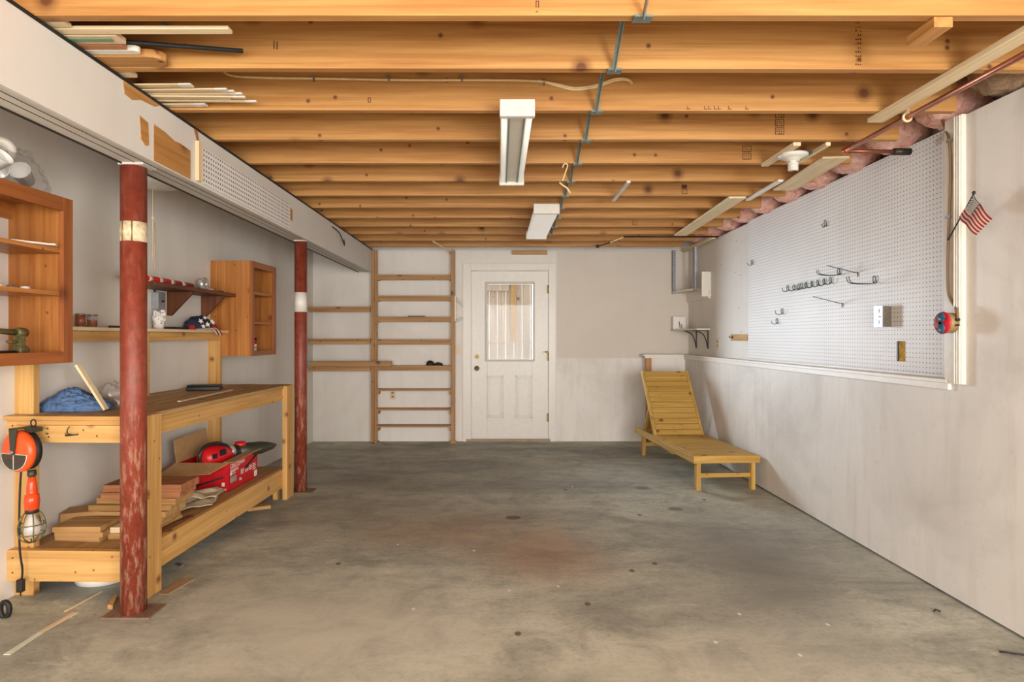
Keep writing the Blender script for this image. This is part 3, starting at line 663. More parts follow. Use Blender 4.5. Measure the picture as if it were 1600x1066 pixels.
# wall cabinets, open fronted
def cabinet(y0, ln, dep, z0, z1, shelves, lab, st=.045):
    t = lw('wall_cabinet', y0, label=lab, cat='cabinet', group='open wooden wall cabinets'); w = .019
    MB().box(0, dep-.019, 0, w, z0, z1).build('side_panel', M['cabZ'], t); MB().box(0, dep-.019, ln-w, ln, z0, z1).build('side_panel', M['cabZ'], t)
    MB().box(0, dep-.019, w, ln-w, z1-w, z1).build('top_panel', M['cabY'], t); MB().box(0, dep-.019, w, ln-w, z0+.012, z0+.012+w).build('bottom_panel', M['cabY'], t)
    for z in shelves: MB().box(.003, dep-.021, w, ln-w, z-w, z).build('shelf', M['cabY'], t)
    f = dep-.019
    for a, b in ((0, st), (ln-st, ln)): MB().box(f, dep, a, b, z0, z1).build('stile', M['cabfZ'], t, bevel=.001)
    for a, b in ((z1-st*1.1, z1), (z0, z0+st*.9)): MB().box(f, dep, st, ln-st, a, b).build('rail', M['cabfY'], t, bevel=.001)
    return t
c1 = cabinet(2.02, .86, .305, 1.145, 1.935, (1.485, 1.69), 'near wooden wall cabinet with open shelves above the bench end', .06)
MB().box(0, .004, .3, .42, 1.165, 1.9).build('back_panel', M['cream'], c1)
MB().box(0, .02, .02, .84, 1.84, 1.916).build('hanging_rail', M['cabY'], c1)
c2 = cabinet(4.755, .48, .34, 1.115, 1.885, (1.395, 1.64), 'far wooden wall cabinet with small red can inside', .045)
MB().box(.0, .004, .02, .46, 1.13, 1.87).build('back_panel', M['cabZ'], c2)
# brown bracket shelf
bs = lw('bracket_shelf', 3.68, label='dark brown shelf on two triangular brackets between the cabinets', cat='shelf')
MB().box(0, .215, 0, 1.065, 1.59, 1.617).build('shelf_board', M['darkY'], bs, bevel=.002)
for y in (.48, .93): MB().prism([(.002,y,1.589),(.185,y,1.589),(.18,y,1.575),(.03,y,1.42),(.002,y,1.42)], (0,.02,0)).build('bracket', M['darkZ'], bs)
# things on the bracket shelf
def onl(y, x, z): return L(y, x, z)
o = MB().tube([onl(3.45,.17,1.637), onl(4.25,.13,1.637)], [.018,.018], 14).build('rolled_banner', M['red'])
tag(o, label='long red and white rolled banner lying along the brown shelf', cat='rolled banner')
for i, s in enumerate((.3,.45,.62,.8)):
    p = onl(3.45+.8*s, .17-.04*s, 1.637); q = onl(3.45+.8*(s+.06), .17-.04*(s+.06), 1.637); MB().tube([p, q], .0186, 14).build('white_band', M['stripe_white'], o)
tag(MB().tube([onl(3.5,.10,1.624), onl(4.55,.07,1.624)], .006).build('thin_cane', M['scrapY']), label='thin cane lying behind the red rolled banner', cat='cane')
tp = lw('tape_dispenser', 4.42, 1.618, .12, label='crumpled silver tape dispenser on the far end of the brown shelf', cat='tape dispenser')
mb = MB(); mb.lathe([(.032,-.022),(.045,-.02),(.045,.02),(.032,.022),(.02,.02),(.02,-.02),(.032,-.022)], (0,0,.047), 'X', 22); mb.build('tape_roll', M['silver'], tp)
MB().bar((0,.02,.02),(0,.13,.012),.03,.02).tube(smooth_path([(0,-.02,.06),(0,.03,.095),(0,.07,.06),(0,.09,.02)]), .006).build('tape_handle', M['silver'], tp)
tag(MB().box(-.03,.03,0,.07,0,.012).build('small_clip', M['black'], loc=L(4.585,.15,1.617), rotz=ANG+.3), label='small black clip beside the silver tape dispenser', cat='clip')
# grey switch box with lever
sb = lw('switch_box', 3.98, 1.455, 0, label='grey steel switch box on the left wall under the brown shelf', cat='switch box')
MB().box(0, .05, 0, .075, 0, .118).build('box_body', plain('grey_enamel', srgb(158,162,166), .4, .3), sb, bevel=.003)
MB().box(.05, .053, -.002, .077, -.002, .12).build('cover_plate', M['steel'], sb); MB().box(.053, .068, .034, .042, .05, .064).build('switch_lever', M['black'], sb)
MB().tube([(.01,.03,.118),(.004,.03,.14)], .006).build('cord_grip', M['iron'], sb)
tag(MB().tube([L(4.01,.008,1.59), L(4.01,.006,2.05)], .0028, 6).build('thin_cable', M['cable_cream']), label='thin cord running up the left wall above the grey switch box', cat='cord')
# things on the narrow upper shelf
def can(px, r, h, lab, mat):
    y = 3.0+.0; return None
t = lw('paint_can', 3.235, 1.3235, .075, label='left small tin with brown label on the narrow shelf', cat='can', group='small tins on the narrow shelf')
MB().lathe([(.0,0),(.024,0),(.024,.072),(0,.072)], n=28).build('can_body', M['label_tin'], t); MB().lathe([(.0242,.0),(.0252,.003),(.0242,.006)], n=28).lathe([(.0252,.066),(.0252,.073),(.022,.074)], n=28).build('can_rim', M['tin'], t)
t2 = copy_tree(t); t2.location = L(3.325,.075,1.3235); t2['label'] = 'right small tin with two-tone label on the narrow shelf'
mb = MB(); mb.lathe([(.0244,.04),(.0244,.064)], n=28); mb.build('can_label', plain('tin_label', srgb(176,164,160), .4, var=.3), t2)
names = [(3.50,.09,.05,.02,.012,'flat black wrench beside the tins on the narrow shelf'),(3.66,.10,.045,.018,.014,'small dark socket piece left of the red post on the shelf')]
for y, x, a, b, h, lab in names:
    mb = MB(); mb.bar((0,-a,h/2),(0,a,h/2),b,h); mb.lathe([(.018,0),(.018,h)], (0,-a,0), n=12)
    tag(mb.build('hand_tool', M['iron'], loc=L(y,x,1.3235), rotz=ANG+.2), label=lab, cat='tool')
t = lw('patterned_cup', 3.93, 1.3235, .085, label='white flower-patterned cup holding napkins right of the near red post', cat='cup')
MB().lathe([(0,0),(.028,0),(.036,.06),(.040,.088),(.037,.088),(.033,.06),(.025,.006),(0,.006)], n=28).build('cup_body', M['paper'], t)
mb = MB(); random.seed(3)
for i in range(34):
    a = random.uniform(-2.6, .4); z = random.uniform(.03,.115); r = .0372+(z-.06)*.1; mb.lathe([(.0028,-.001),(.0028,.001)], ((r+.001)*math.cos(a), (r+.001)*math.sin(a), z), 'Y', 6, mi=i%2)
mb.build('flower_print', [plain('floral_green', srgb(96,110,70), .7), plain('floral_pink', srgb(170,110,100), .7)], t)
mb = MB(); mb.sheet(lambda u, v: (-.036+.072*u, .008*math.sin(u*14), .05+.07*v+.008*math.sin(u*9)), 18, 6, .003); mb.sheet(lambda u, v: (-.03+.07*u, .014+.008*math.sin(u*11+1), .05+.062*v+.006*math.sin(u*7)), 18, 6, .003); mb.build('napkin', M['paper'], t)
o = MB().box(0,.03,0,.24,0,.01).box(.006,.024,.01,.23,.01,.016).lathe([(.02,0),(.02,.015)], (.015,.0,0), n=14).build('metal_rule', M['iron'], loc=L(4.02,.075,1.3235), rotz=ANG)
tag(o, label='dark flat metal rule lying between the cup and the folded flag cloth', cat='rule')
# folded stars and stripes cloth
fc = lw('folded_flag', 4.42, 1.3235, .085, label='folded navy cloth with white stars and striped edge on narrow shelf', cat='folded cloth')
mb = MB(); lump(mb, (0,0,.008), .072, .155, .092, 5.2, .22, 4.5, 56, 32); mb.build('navy_cloth', M['navy'], fc)
def star(mb, c, n, r, roll=0):
    c = Vector(c); n = Vector(n).normalized(); a = n.cross(Vector((0,0,1))).normalized(); b = n.cross(a)
    pts = [c+(a*math.cos(roll+math.pi*i/5)+b*math.sin(roll+math.pi*i/5))*(r if i % 2 == 0 else r*.42) for i in range(10)]
    mb.prism(pts, n*.002)
for dx, dy, z, r in ((.058,-.09,.058,.022),(.062,.06,.06,.02),(.066,-.01,.035,.024),(.066,-.07,.02,.02),(.05,-.02,.085,.016),(.05,.10,.05,.018)): mb = MB(); star(mb, (dx+.009, dy, z+.004), (1,-.6,.35), r, dx*90); mb.build('white_star', M['print'], fc)
mb = MB(); lump(mb, (.01,.03,.0), .082, .15, .022, 8.1, .18, 5, 40, 12); mb.build('cream_fold', M['glovecloth'], fc)
mb = MB(); lump(mb, (.03,-.145,.0), .03, .025, .042, 2.2, .2, 4, 24, 14); lump(mb, (.03,.12,.012), .05, .045, .04, 3.2, .2, 4, 24, 14); mb.build('red_fold', plain('dark_red_cloth', srgb(150,36,44), .85, var=.3), fc)
mb = MB()
for i in range(4): mb.sheet(lambda u, v, i=i: (.06+.035*min(1,u*2)+.004*i, -.0+.018*i+.09*u+.012*v, .014-.055*max(0,u-.35)*1.5), 10, 1, .002, mi=i % 2)
mb.build('striped_tail', [M['print'], M['stripe_red']], fc)
# can in the far cabinet
t = lw('snack_can', 5.07, 1.147, .20, label='red and white can standing on the bottom of the far cabinet', cat='can')
MB().lathe([(0,0),(.036,0),(.036,.028),(.036,.1),(0,.1)], n=28).build('can_body', M['print'], t); MB().lathe([(.0365,.062),(.0365,.1)], n=28).lathe([(.0365,.03),(.0365,.038)], n=28).build('can_stripe', M['redprint'], t)
MB().lathe([(.037,.1),(.037,.108),(.03,.116),(0,.118)], n=28).build('can_lid', M['black'], t)
# ---- things in and on the near cabinet
t = lw('clamp_vise', 2.62, 1.177, .215, label='tarnished brass pipe clamp on the bottom shelf of the near cabinet', cat='clamp')
MB().tube([(0,.04,.018),(0,-.40,.018)], .014, 12).tube([(.035,.03,.012),(.035,-.40,.012)], .008, 10).build('clamp_rod', M['iron'], t)
MB().lathe([(.022,-.028),(.026,-.02),(.026,.02),(.022,.028)], (0,.06,.028), 'Y', 16).bar((0,.055,.03),(0,.055,.105),.028,.034).lathe([(.02,-.025),(.024,0),(.02,.03)], (0,.055,.112), 'Y', 16).build('clamp_jaw', M['bronze'], t)
MB().tube([(0,.04,.112),(0,-.06,.118),(0,-.085,.12)], [.014,.012,.008], 12).tube([(0,.05,.07),(0,-.01,.07)], .007, 8).build('clamp_screw', M['bronze'], t)
tag(MB().bar((0,0,.006),(0,.16,.006),.012,.008).lathe([(.014,.002),(.014,.011)], (0,.16,0), n=14).build('wrench', M['cream'], loc=L(2.60,.24,1.6905), rotz=ANG-.5), label='thin pale wrench on the top shelf of the near cabinet', cat='wrench')
g = []
for i, (y, x, mt, lab) in enumerate(((2.5,.20,'red','red-capped small jar lying on the middle shelf'),(2.565,.21,'paper','white bottle cap on the middle shelf of the near cabinet'),(2.635,.21,'tin','small silver jar lid on the middle shelf, third in the row'),(2.70,.22,'paper','last small white cap on the middle shelf towards the stile'))):
    tag(MB().lathe([(0,0),(.019,0),(.02,.004),(.017,.014),(0,.016)], n=20).build('jar_cap', M[mt], loc=L(y,x,1.4855)), label=lab, cat='cap', group='caps on the middle shelf')
t = lw('paper_roll', 2.40, 1.4855, .17, label='white paper roll at the frame edge on the middle cabinet shelf', cat='paper roll')
MB().lathe([(.012,0),(.03,0),(.03,.04),(.012,.04)], n=24).build('roll', M['paper'], t)
bag = lw('plastic_bag', 2.65, 1.9355, .16, label='clear plastic bag of white cups on top of the near cabinet', cat='plastic bag')
mb = MB(); lump(mb, (0,0,0), .125, .22, .20, 5, .28, 4.2, 60, 34, ridge=False); mb.build('bag_film', M['bag'], bag)
for i, (x, y, z, rx, rz) in enumerate(((.02,.11,.06,1.2,.2),(.0,-.01,.05,1.4,.5),(.04,-.12,.055,.9,1.2))):
    o = MB().lathe([(0,0),(.03,0),(.043,.09),(.045,.092),(.041,.09),(.028,.005),(0,.005)], n=26).build('foam_cup', M['paper'], loc=L(2.65+y,.16+x,1.9355+z)); o.rotation_euler = (rx, .3, rz)
    tag(o, label=('foam cup in the clear bag nearest the stile','foam cup in the clear bag at its middle','foam cup in the clear bag at the picture edge')[i], cat='cup', group='white foam cups in the bag')
o = MB().lathe([(.026,-.02),(.05,-.022),(.055,0),(.05,.022),(.026,.02),(.026,-.02)], n=28).build('tape_roll', M['cream'], loc=L(2.62,.18,2.10)); o.rotation_euler = (1.45,.0,.7)
tag(o, label='cream tape roll at the top of the clear plastic bag', cat='tape roll')
# ---- things on the bench top
BT = .8905
def bt(name, y, x, z=BT, **k): return lw(name, y, z, x, **k)
t = bt('blue_cloth', 3.09, .165, label='crumpled blue cloth on the near end of the workbench', cat='cloth')
mb = MB(); lump(mb, (0,0,0), .15, .10, .075, 21, .30, 3.0, 110, 60, ridge=True); lump(mb, (-.03,.01,0), .09, .085, .10, 27, .28, 2.8, 70, 40, ridge=True); lump(mb, (.08,-.01,0), .10, .08, .06, 24, .28, 3.0, 70, 40, ridge=True); lump(mb, (-.08,-.02,0), .075, .08, .065, 29, .28, 3.0, 70, 40, ridge=True); mb.build('cloth_body', M['bluecloth'], t)
MB().tube(smooth_path([(.0,.0,.09),(.05,.0,.088),(.10,-.01,.066),(.13,-.03,.05)]), .005).build('cloth_strap', M['navy'], t)
a = L(2.97,.47,BT+.008); b = L(3.32,.215,1.14)
a = at(166,640,2.945); b = at(121,570,2.93)
tag(MB().bar((0,0,0), b-a, .012, .03, up=(0,1,0)).build('wood_lath', M['paleZ'], loc=a), label='pale wooden lath leaning over the blue cloth on the bench', cat='lath')
t = bt('grey_plastic_bag', 3.27, .245, label='crumpled grey plastic bag on the bench behind the near red post', cat='plastic bag')
mb = MB(); lump(mb, (0,0,0), .085, .08, .125, 31, .3, 3.5, 50, 30); mb.build('bag_film', M['baggrey'], t)
mb = MB(); lump(mb, (0,0,0), .06, .06, .05, 33, .4, 4, 30, 18); mb.build('bag_filling', M['carton_dull'], t)
t = bt('tool_case', 4.22, .24, label='flat black plastic tool case on the bench near the far upright', cat='tool case')
MB().box(-.11, .11, -.06, .06, 0, .028).build('case_base', M['blackp'], t, bevel=.006); MB().box(-.105, .105, -.055, .055, .028, .040).build('case_lid', M['blackp'], t, bevel=.005)
t.rotation_euler[2] = ANG+.25
tag(MB().bar((0,0,.003),(.02,.75,.003),.022,.006).build('wood_strip', M['paleY'], loc=L(3.45,.5,BT), rotz=ANG+.1), label='pale thin strip lying lengthwise on the workbench top', cat='wood strip')
# ---- orange cord reel and work light
reel = empty('cord_reel', (-2.232, 2.755, .737), 0, label='round orange cord reel with black plate hanging at the bench end', cat='cord reel')
reel.rotation_euler = (0,0,-.30)
R = .097
MB().lathe([(0,-.034),(.06,-.034),(R-.012,-.03),(R,-.018),(R,.0),(R-.008,.004),(0,.004)], (0,0,0), 'Y', 44).build('reel_cover', M['orange'], reel)
MB().lathe([(R-.01,.004),(R-.004,.006),(R-.004,.03),(R-.012,.034),(0,.036)], (0,0,0), 'Y', 44).build('reel_back', M['black'], reel)
pl = [(-R*.82, -.0355, -.012)]+[(R*.82*math.cos(math.pi+math.pi*i/14), -.0355, -.012+R*.74*math.sin(math.pi+math.pi*i/14)) for i in range(1, 14)]+[(R*.82, -.0355, -.012)]
MB().prism([(x*1.06, y+.0008, z*1.06+.003) for x, y, z in pl], (0,.002,0)).build('plate_border', M['cream'], reel)
MB().prism(pl, (0,.003,0)).build('name_plate', M['olive'], reel)
mb = MB(); mb.box(-.0015,.0015,-.0372,-.035,-.08,-.012)
mb.build('plate_line', M['cream'], reel)
mb = MB()
for i in range(5): mb.box(-.055+.011*i, -.048+.011*i, -.0370, -.035, -.030-.001*i, -.026+.002*(i%2))
for i in range(4): mb.box(.012+.013*i, .020+.013*i, -.0370, -.035, -.044, -.041)
mb.build('plate_print', M['stripe_red'], reel)
mb = MB(); mb.prism([(-.022,-.042,.108),(.03,-.042,.108),(.012,-.042,-.012),(-.012,-.042,-.012)], (0,.003,0)); mb.box(-.022,.03,-.042,.05,.105,.109); mb.box(.02,.065,.0,.05,.088,.108)
mb.build('hanger_bracket', M['olive'], reel)
MB().lathe([(.009,-.008),(.009,0)], (0,-.04,.0), 'Y', 12).build('bracket_bolt', M['steel'], reel)
MB().tube([(.02+.0, .03+.02*math.cos(tt*i), .125+.016*math.sin(tt*i)) if False else (.018+.017*math.cos(tt*i), .04, .124+.017*math.sin(tt*i)) for i in range(16)], .003, 8, closed=True).build('hanging_ring', M['iron'], reel)
wl = empty('work_light', (-2.192, 2.765, .392), 0, label='orange handled caged work light hanging under the cord reel', cat='work light')
MB().lathe([(0,.222),(.014,.220),(.019,.19),(.022,.155),(.021,.142),(.028,.138),(.031,.11),(.028,.07),(.022,.066)], n=20).build('handle', M['orangeclear'], wl)
MB().lathe([(.0,.255),(.017,.252),(.019,.23),(.014,.222)], n=16).build('hook_cap', M['olive'], wl)
MB().lathe([(.024,.075),(.027,.068),(.027,.052),(.02,.05)], n=20).build('lamp_collar', M['iron'], wl)
MB().lathe([(.013,.05),(.016,.03),(.032,-.0),(.036,-.025),(.030,-.05),(.016,-.064),(0,-.068)], n=24).build('bulb', M['bulbglass'], wl)
mb = MB(); CR = [(.027,.056),(.042,.035),(.052,.0),(.052,-.035),(.040,-.068),(.018,-.084),(0,-.086)]
for i in range(8):
    a = math.pi*i/4; mb.tube(smooth_path([(r*math.cos(a), r*math.sin(a), z) for r, z in CR], 3), .0026, 6)
for r, z in ((.052,0),(.05,-.045)): mb.tube([(r*math.cos(tt*i), r*math.sin(tt*i), z) for i in range(16)], .0026, 6, closed=True)
mb.build('wire_cage', M['bronze'], wl)
pc = at(28,915,2.78)
cr = empty('power_cord', (0,0,0), label='black power cord hanging from the cord reel to a plug', cat='cord')
MB().tube(smooth_path([at(33,735,2.80),at(31,770,2.80),at(30,820,2.80),at(31,860,2.80),at(35,890,2.81),at(34,905,2.81)]), .0045).build('cord_run', M['black'], cr)
p = at(33,912,2.80); MB().box(p.x-.016, p.x+.012, p.y-.012, p.y+.012, p.z-.04, p.z+.02).tube([(p.x-.002,p.y,p.z-.035),(p.x-.002,p.y,p.z-.06)], .003).build('plug', M['iron'], cr, bevel=.003)
# ---- lower shelf: board stacks
S0 = .2305
def board(x, y, z, wx_, wy, th, rz, mat, lab, grp='offcut boards on the lower bench shelf', name='offcut_board', bev=.002):
    o = MB().box(-wx_/2, wx_/2, -wy/2, wy/2, 0, th).build(name, M[mat], loc=(x,y,z), rotz=rz, bevel=bev); return tag(o, label=lab, cat='board', group=grp)
z = S0
for i, (x, y, w, d_, r, lab) in enumerate(((-2.135,3.075,.245,.17,-.10,'bottom board of the small left stack on lower shelf'),(-2.12,3.055,.25,.165,-.03,'middle board of the small left stack on lower shelf'),(-2.13,3.05,.24,.17,.02,'top board of the small left stack on lower shelf'))):
    board(x, y, z, w, d_, .027, r, 'scrapX', lab); z += .0275
o = board(-2.255, 3.22, S0, .20, .14, .10, .35, 'scrapX', 'thick wood block behind the small left board stack')
specs = [(-1.985,3.26,.36,.20,-.06,'scrapX','lowest board of the tall stack behind the red post'),(-1.99,3.25,.37,.18,.03,'scrapX','second board up in the tall stack behind the post'),
 (-2.0,3.27,.42,.20,-.02,'scrapX','third board up in the tall stack behind the post'),(-2.0,3.28,.44,.19,.03,'scrapX','fourth board up in the tall stack behind the post'),
 (-1.97,3.29,.44,.18,-.04,'scrapX','fifth board up in the tall stack behind the post'),(-1.95,3.29,.42,.19,.05,'reddishX','reddish board second from top in the tall stack'),(-1.94,3.30,.42,.20,.02,'reddishX','reddish top board of the tall stack behind the post')]
z = S0
for i, (x, y, w, d_, r, mt, lab) in enumerate(specs):
    th = .032 if i < 6 else .04; board(x, y, z, w, d_, th, r, mt, lab); z += th+.0006
board(-1.90, 3.08, S0, .22, .10, .03, .12, 'scrapX', 'lower pale offcut right of the near bench leg')
board(-1.895, 3.075, S0+.0306, .21, .09, .03, .05, 'paleX', 'upper pale offcut right of the near bench leg')
for i, (y, r) in enumerate(((3.17,-.5),)):
    tag(MB().bar((0,0,.01),(.02,.24,.01),.03,.012).build('wood_strip', M['darkY'], loc=(-1.81,3.15,S0), rotz=-.1), label='thin dark strip lying at the front of the lower shelf', cat='wood strip')
# work cloth
cl = empty('work_cloth', (-1.93,3.62,S0), .3, label='crumpled cream work cloth in front of the red carton', cat='cloth')
mb = MB(); mb.sheet(lambda u, v: (-.17+.34*u, -.13+.26*v, .006+.03*abs(noise.noise(Vector((u*2.6,v*2.2,1.2))))*2+.02*(1-abs(2*u-1))*(1-abs(2*v-1))), 30, 24, .004); mb.build('cloth_fold', M['glovecloth'], cl)
mb = MB(); mb.sheet(lambda u, v: (-.12+.30*u+.03*v, -.04+.20*v, .045+.03*abs(noise.noise(Vector((u*2,v*2.4,5.2))))*2), 24, 18, .004); mb.build('cloth_fold', M['glovecloth'], cl)
# red carton, with a leaf blower lying in it
cx = empty('red_carton', (-1.812, 3.955, S0), -.02, label='open red printed tool carton on the lower bench shelf', cat='carton')
W, LN, H = .36, .44, .19
mb = MB(); mb.box(-W, 0, 0, LN, 0, .004); mb.box(-W, 0, 0, .004, 0, H); mb.box(-W, 0, LN-.004, LN, 0, H); mb.box(-W, -W+.004, 0, LN, 0, H); mb.box(-.004, 0, 0, LN, 0, H)
mb.build('carton_body', M['redprint'], cx)
MB().bar((-.012,.01,H+.004),(.015,LN+.1,H+.03),.07,.004).build('front_flap', M['carton'], cx)
MB().prism([(-W,-.001,H),(0,-.001,H),(-.07,-.13,H-.045),(-W-.07,-.13,H-.07)], (0,0,.004)).build('end_flap', M['carton'], cx)
MB().prism([(-W+.002,.0,H),(-W+.002,LN,H),(-W-.03,LN,H+.17),(-W-.03,.02,H+.15)], (.004,0,0)).build('back_flap', M['carton'], cx)
def text(s, size, parent, loc, rot, mat, name='printed_text', ext=.0004):
    cu = bpy.data.curves.new(name, 'FONT'); cu.body = s; cu.size = size; cu.extrude = ext; cu.materials.append(mat)
    tmp = bpy.data.objects.new(name, cu); me = bpy.data.meshes.new_from_object(tmp); bpy.data.objects.remove(tmp)
    o = bpy.data.objects.new(name, me); C.objects.link(o); o.parent = parent; o.location = loc; o.rotation_euler = rot; return o
RX90 = (math.pi/2, 0, math.pi/2)
text('CRAFTSMAN', .038, cx, (.001, .012, H-.038), RX90, M['print'])
text('BRUSHLESS', .024, cx, (.001, .015, H-.066), RX90, M['print'])
mb = MB(); mb.box(0, .0012, .015, .16, H-.042, H-.0395); mb.box(0, .0012, .015, .04, H-.088, H-.066)
for a, n in ((.045,2),(.17,3),(.24,3),(.30,3),(.36,4)):
    for i in range(n): mb.box(0, .0012, a, a+.042+.008*(i%2), (.105 if a > .1 else .12)-i*.013, (.112 if a > .1 else .1235)-i*.013)
mb.box(0,.0012,.15,.185,.04,.05); mb.box(0,.0012,.15,.17,.053,.058)
mb.build('white_print', M['print'], cx)
MB().box(0, .0012, .018, .105, .052, .092).build('grey_sticker', M['silver'], cx)
MB().box(0, .0012, .385, .43, .012, .055).build('white_label', M['paper'], cx)
mb = MB(); mb.tube([(.001,.24,.115),(.001,.30,.128),(.001,.42,.168)], .006, 6).tube([(.001,.24,.108),(.001,.27,.117)], .011, 6); mb.build('tool_picture', M['black'], cx)
mb = MB(); mb.box(-W+.005, -W+.15, -.0012, 0, .083, .087); mb.box(-W+.005,-W+.04,-.0012,0,.055,.078)
for i in range(3): mb.box(-W+.05, -W+.11+.01*(i%2), -.0012, 0, .073-i*.008, .0755-i*.008)
mb.box(-.06,-.02,-.0012,0,.01,.02); mb.box(-.05,-.03,-.0012,0,.035,.06); mb.prism([(-W+.01,-.0012,.05),(-W+.06,-.0012,.05),(-W+.06,-.0012,.015),(-W+.04,-.0012,.015)], (0,.001,0))
mb.build('white_print', M['print'], cx)
mb = MB(); mb.tube([(-.24,-.001,.03),(-.20,-.001,.045),(-.04,-.001,.095)], .006, 6).tube([(-.245,-.001,.025),(-.21,-.001,.038)], .012, 6); mb.build('tool_picture', M['black'], cx)
# leaf blower
bl = empty('leaf_blower', (-1.98, 4.06, S0+.19), 1.12, label='red and black leaf blower lying in the open red carton', cat='leaf blower')
mb = MB(); mb.lathe([(0,-.085),(.045,-.083),(.07,-.06),(.082,-.01),(.08,.04),(.064,.09),(.05,.13),(.045,.15)], (0,0,.02), 'X', 30); mb.build('motor_housing', M['red'], bl)
MB().prism([(-.05,-.083,.025),(-.02,-.083,.025),(-.02,-.083,.055),(-.05,-.083,.055)], (0,.012,0)).prism([(.0,-.084,.035),(.055,-.08,.04),(.05,-.08,.075),(.01,-.084,.07)], (0,.02,0)).build('intake_vent', M['black'], bl)
MB().tube(smooth_path([(-.082,0,-.01),(-.092,0,.05),(-.055,0,.100),(.03,0,.112),(.11,0,.085),(.16,0,.05)]), .012, 10).build('handle', M['blackp'], bl)
mb = MB(); mb.lathe([(.05,.14),(.058,.17),(.052,.23),(.044,.28)], (0,0,.02), 'X', 24); mb.build('collar', M['blackp'], bl)
MB().lathe([(0,.07),(.035,.068),(.04,.05),(.034,.03)], (.235,0,.022), 'Z', 22).tube([(.15,-.03,.005),(.26,-.035,.0)], [.022,.014], 12).build('trim_cap', M['red'], bl)
mb = MB()
secs = [(.20,.055,.055),(.32,.062,.052),(.42,.07,.045),(.50,.062,.030),(.56,.02,.010)]
rings = []
for x, a, b in secs: rings.append([mb.bm.verts.new((x, a*math.cos(tt*i), .022+b*math.sin(tt*i)-(x-.24)*.02)) for i in range(16)])
for A, B in zip(rings, rings[1:]):
    for i in range(16): f = mb.bm.faces.new([A[i], A[(i+1)%16], B[(i+1)%16], B[i]]); f.smooth = True
mb.bm.faces.new(rings[0]); mb.bm.faces.new(rings[-1][::-1]); mb.build('blower_nozzle', M['olive'], bl)
mb = MB(); mb.sheet(lambda u, v: (.13+.03*v, .05*math.cos(u*3.14), .03+.05*math.sin(u*3.14)), 14, 3, .004); mb.build('silver_band', M['silver'], bl)
bl.rotation_euler = (0, .0, 1.12)
# under the bench
tag(MB().lathe([(0,0),(.12,0),(.135,.004),(.14,.03),(.15,.17),(0,.175)], n=40).build('white_bucket', M['white'], loc=L(3.12,.30,0)), label='white bucket standing on the floor under the workbench', cat='bucket')
board(-1.78, 4.36, 0, .16, .09, .025, .5, 'scrapX', 'pale offcut on the floor under the far bench end', name='floor_offcut')
# ------------------------------------------------------------------ floor debris
def flat(name, pts, th, mat, lab, cat):
    c = sum((Vector((x,y,0)) for x, y in pts), Vector())/len(pts)
    return tag(MB().prism([(x-c.x, y-c.y, 0) for x, y in pts], (0,0,th)).build(name, mat, loc=(c.x,c.y,.0005)), label=lab, cat=cat)
def fl(px, py): d = F*CZ/(py-VY); return ((px-VX)*d/F, d)
flat('wood_strip', [fl(5,1024),fl(16,1024),fl(68,989),fl(60,989)], .003, M['palegreen'], 'greenish painted end of strip on the floor, bottom left', 'wood strip')
flat('wood_strip', [fl(60,988.6),fl(68,988.6),fl(122,958),fl(113,958)], .003, M['paleY'], 'tan thin strip on the floor left of the near post', 'wood strip')
flat('metal_strip', [fl(100,956),fl(103,957),fl(160,925),fl(158,925)], .003, M['paleY'], 'very thin straight rod on the floor pointing at the bench', 'thin rod')
flat('wood_shaving', [fl(168,952),fl(176,953),fl(184,936),fl(179,936)], .02, M['carton'], 'curled tan wood chip on the floor beside the near post', 'wood chip')
flat('cardboard_shard', [fl(248,929),fl(262,930),fl(304,906),fl(282,904)], .004, M['carton_dull'], 'long brown cardboard shard on the floor by the bench leg', 'cardboard')
flat('metal_scrap', [fl(273,883),fl(280,887),fl(287,884),fl(278,881)], .006, M['steel'], 'tiny shiny metal scrap on the floor under the bench front', 'metal scrap')
tag(MB().tube([(-2.235+.035*math.cos(tt*i)*.6, 2.665+.0, .036+.035*math.sin(tt*i)) for i in range(16)], .011, 8, closed=True).build('rubber_wheel', M['black']), label='black rubber wheel edge on the floor at the left picture edge', cat='wheel')
mb = MB(); x0, y0 = fl(1580,1025); random.seed(5)
mb.tube(smooth_path([(x0-.03,y0+.02,.006),(x0-.01,y0,.012),(x0+.02,y0+.005,.005),(x0+.05,y0-.01,.008)]), .004)
tag(mb.build('dry_leaf_bit', M['iron']), label='dark dry twig bit on the floor near the right wall', cat='twig')
x0, y0 = fl(1463,957); tag(MB().tube(smooth_path([(x0-.01,y0,.005),(x0+.003,y0+.008,.009),(x0+.018,y0-.003,.004)]), .004).build('dry_leaf_bit', M['iron']), label='tiny dark twig bit on the floor, farther from the right wall', cat='twig')

# ------------------------------------------------------------------ shelf unit on the back wall
su = empty('wall_shelf_unit', (0,0,0), label='tall bare pine shelf rack between two uprights on the back wall', cat='shelf unit')
def X(px): return (px-VX)/128.9
def Zp(py, d=7.03): return CZ-(py-VY)*d/F
yf = 7.03
x0, x1 = xe(579.5,yf), xe(588,yf); x2, x3 = xe(704.5,yf), xe(710,yf)
MB().box(x0, x1-.02, yf, D-.002, 0, 2.312).build('upright', M['shelfpineZ'], su, bevel=.002); MB().box(x1-.019, x1+.004, yf+.012, yf+.05, 0, 2.31).build('upright_batten', M['shelfpineZ'], su)
MB().box(x2, x3, yf, D-.002, 0, 2.312).build('upright', M['shelfpineZ'], su, bevel=.002)
MB().box(x0-.0, x1+.01, yf+.0, D-.002, 0, .012).build('foot_block', M['shelfpineX'], su); MB().box(x2-.01, x3+.02, yf-.01, yf+.03, 0, .03).build('foot_block', M['shelfpineX'], su)
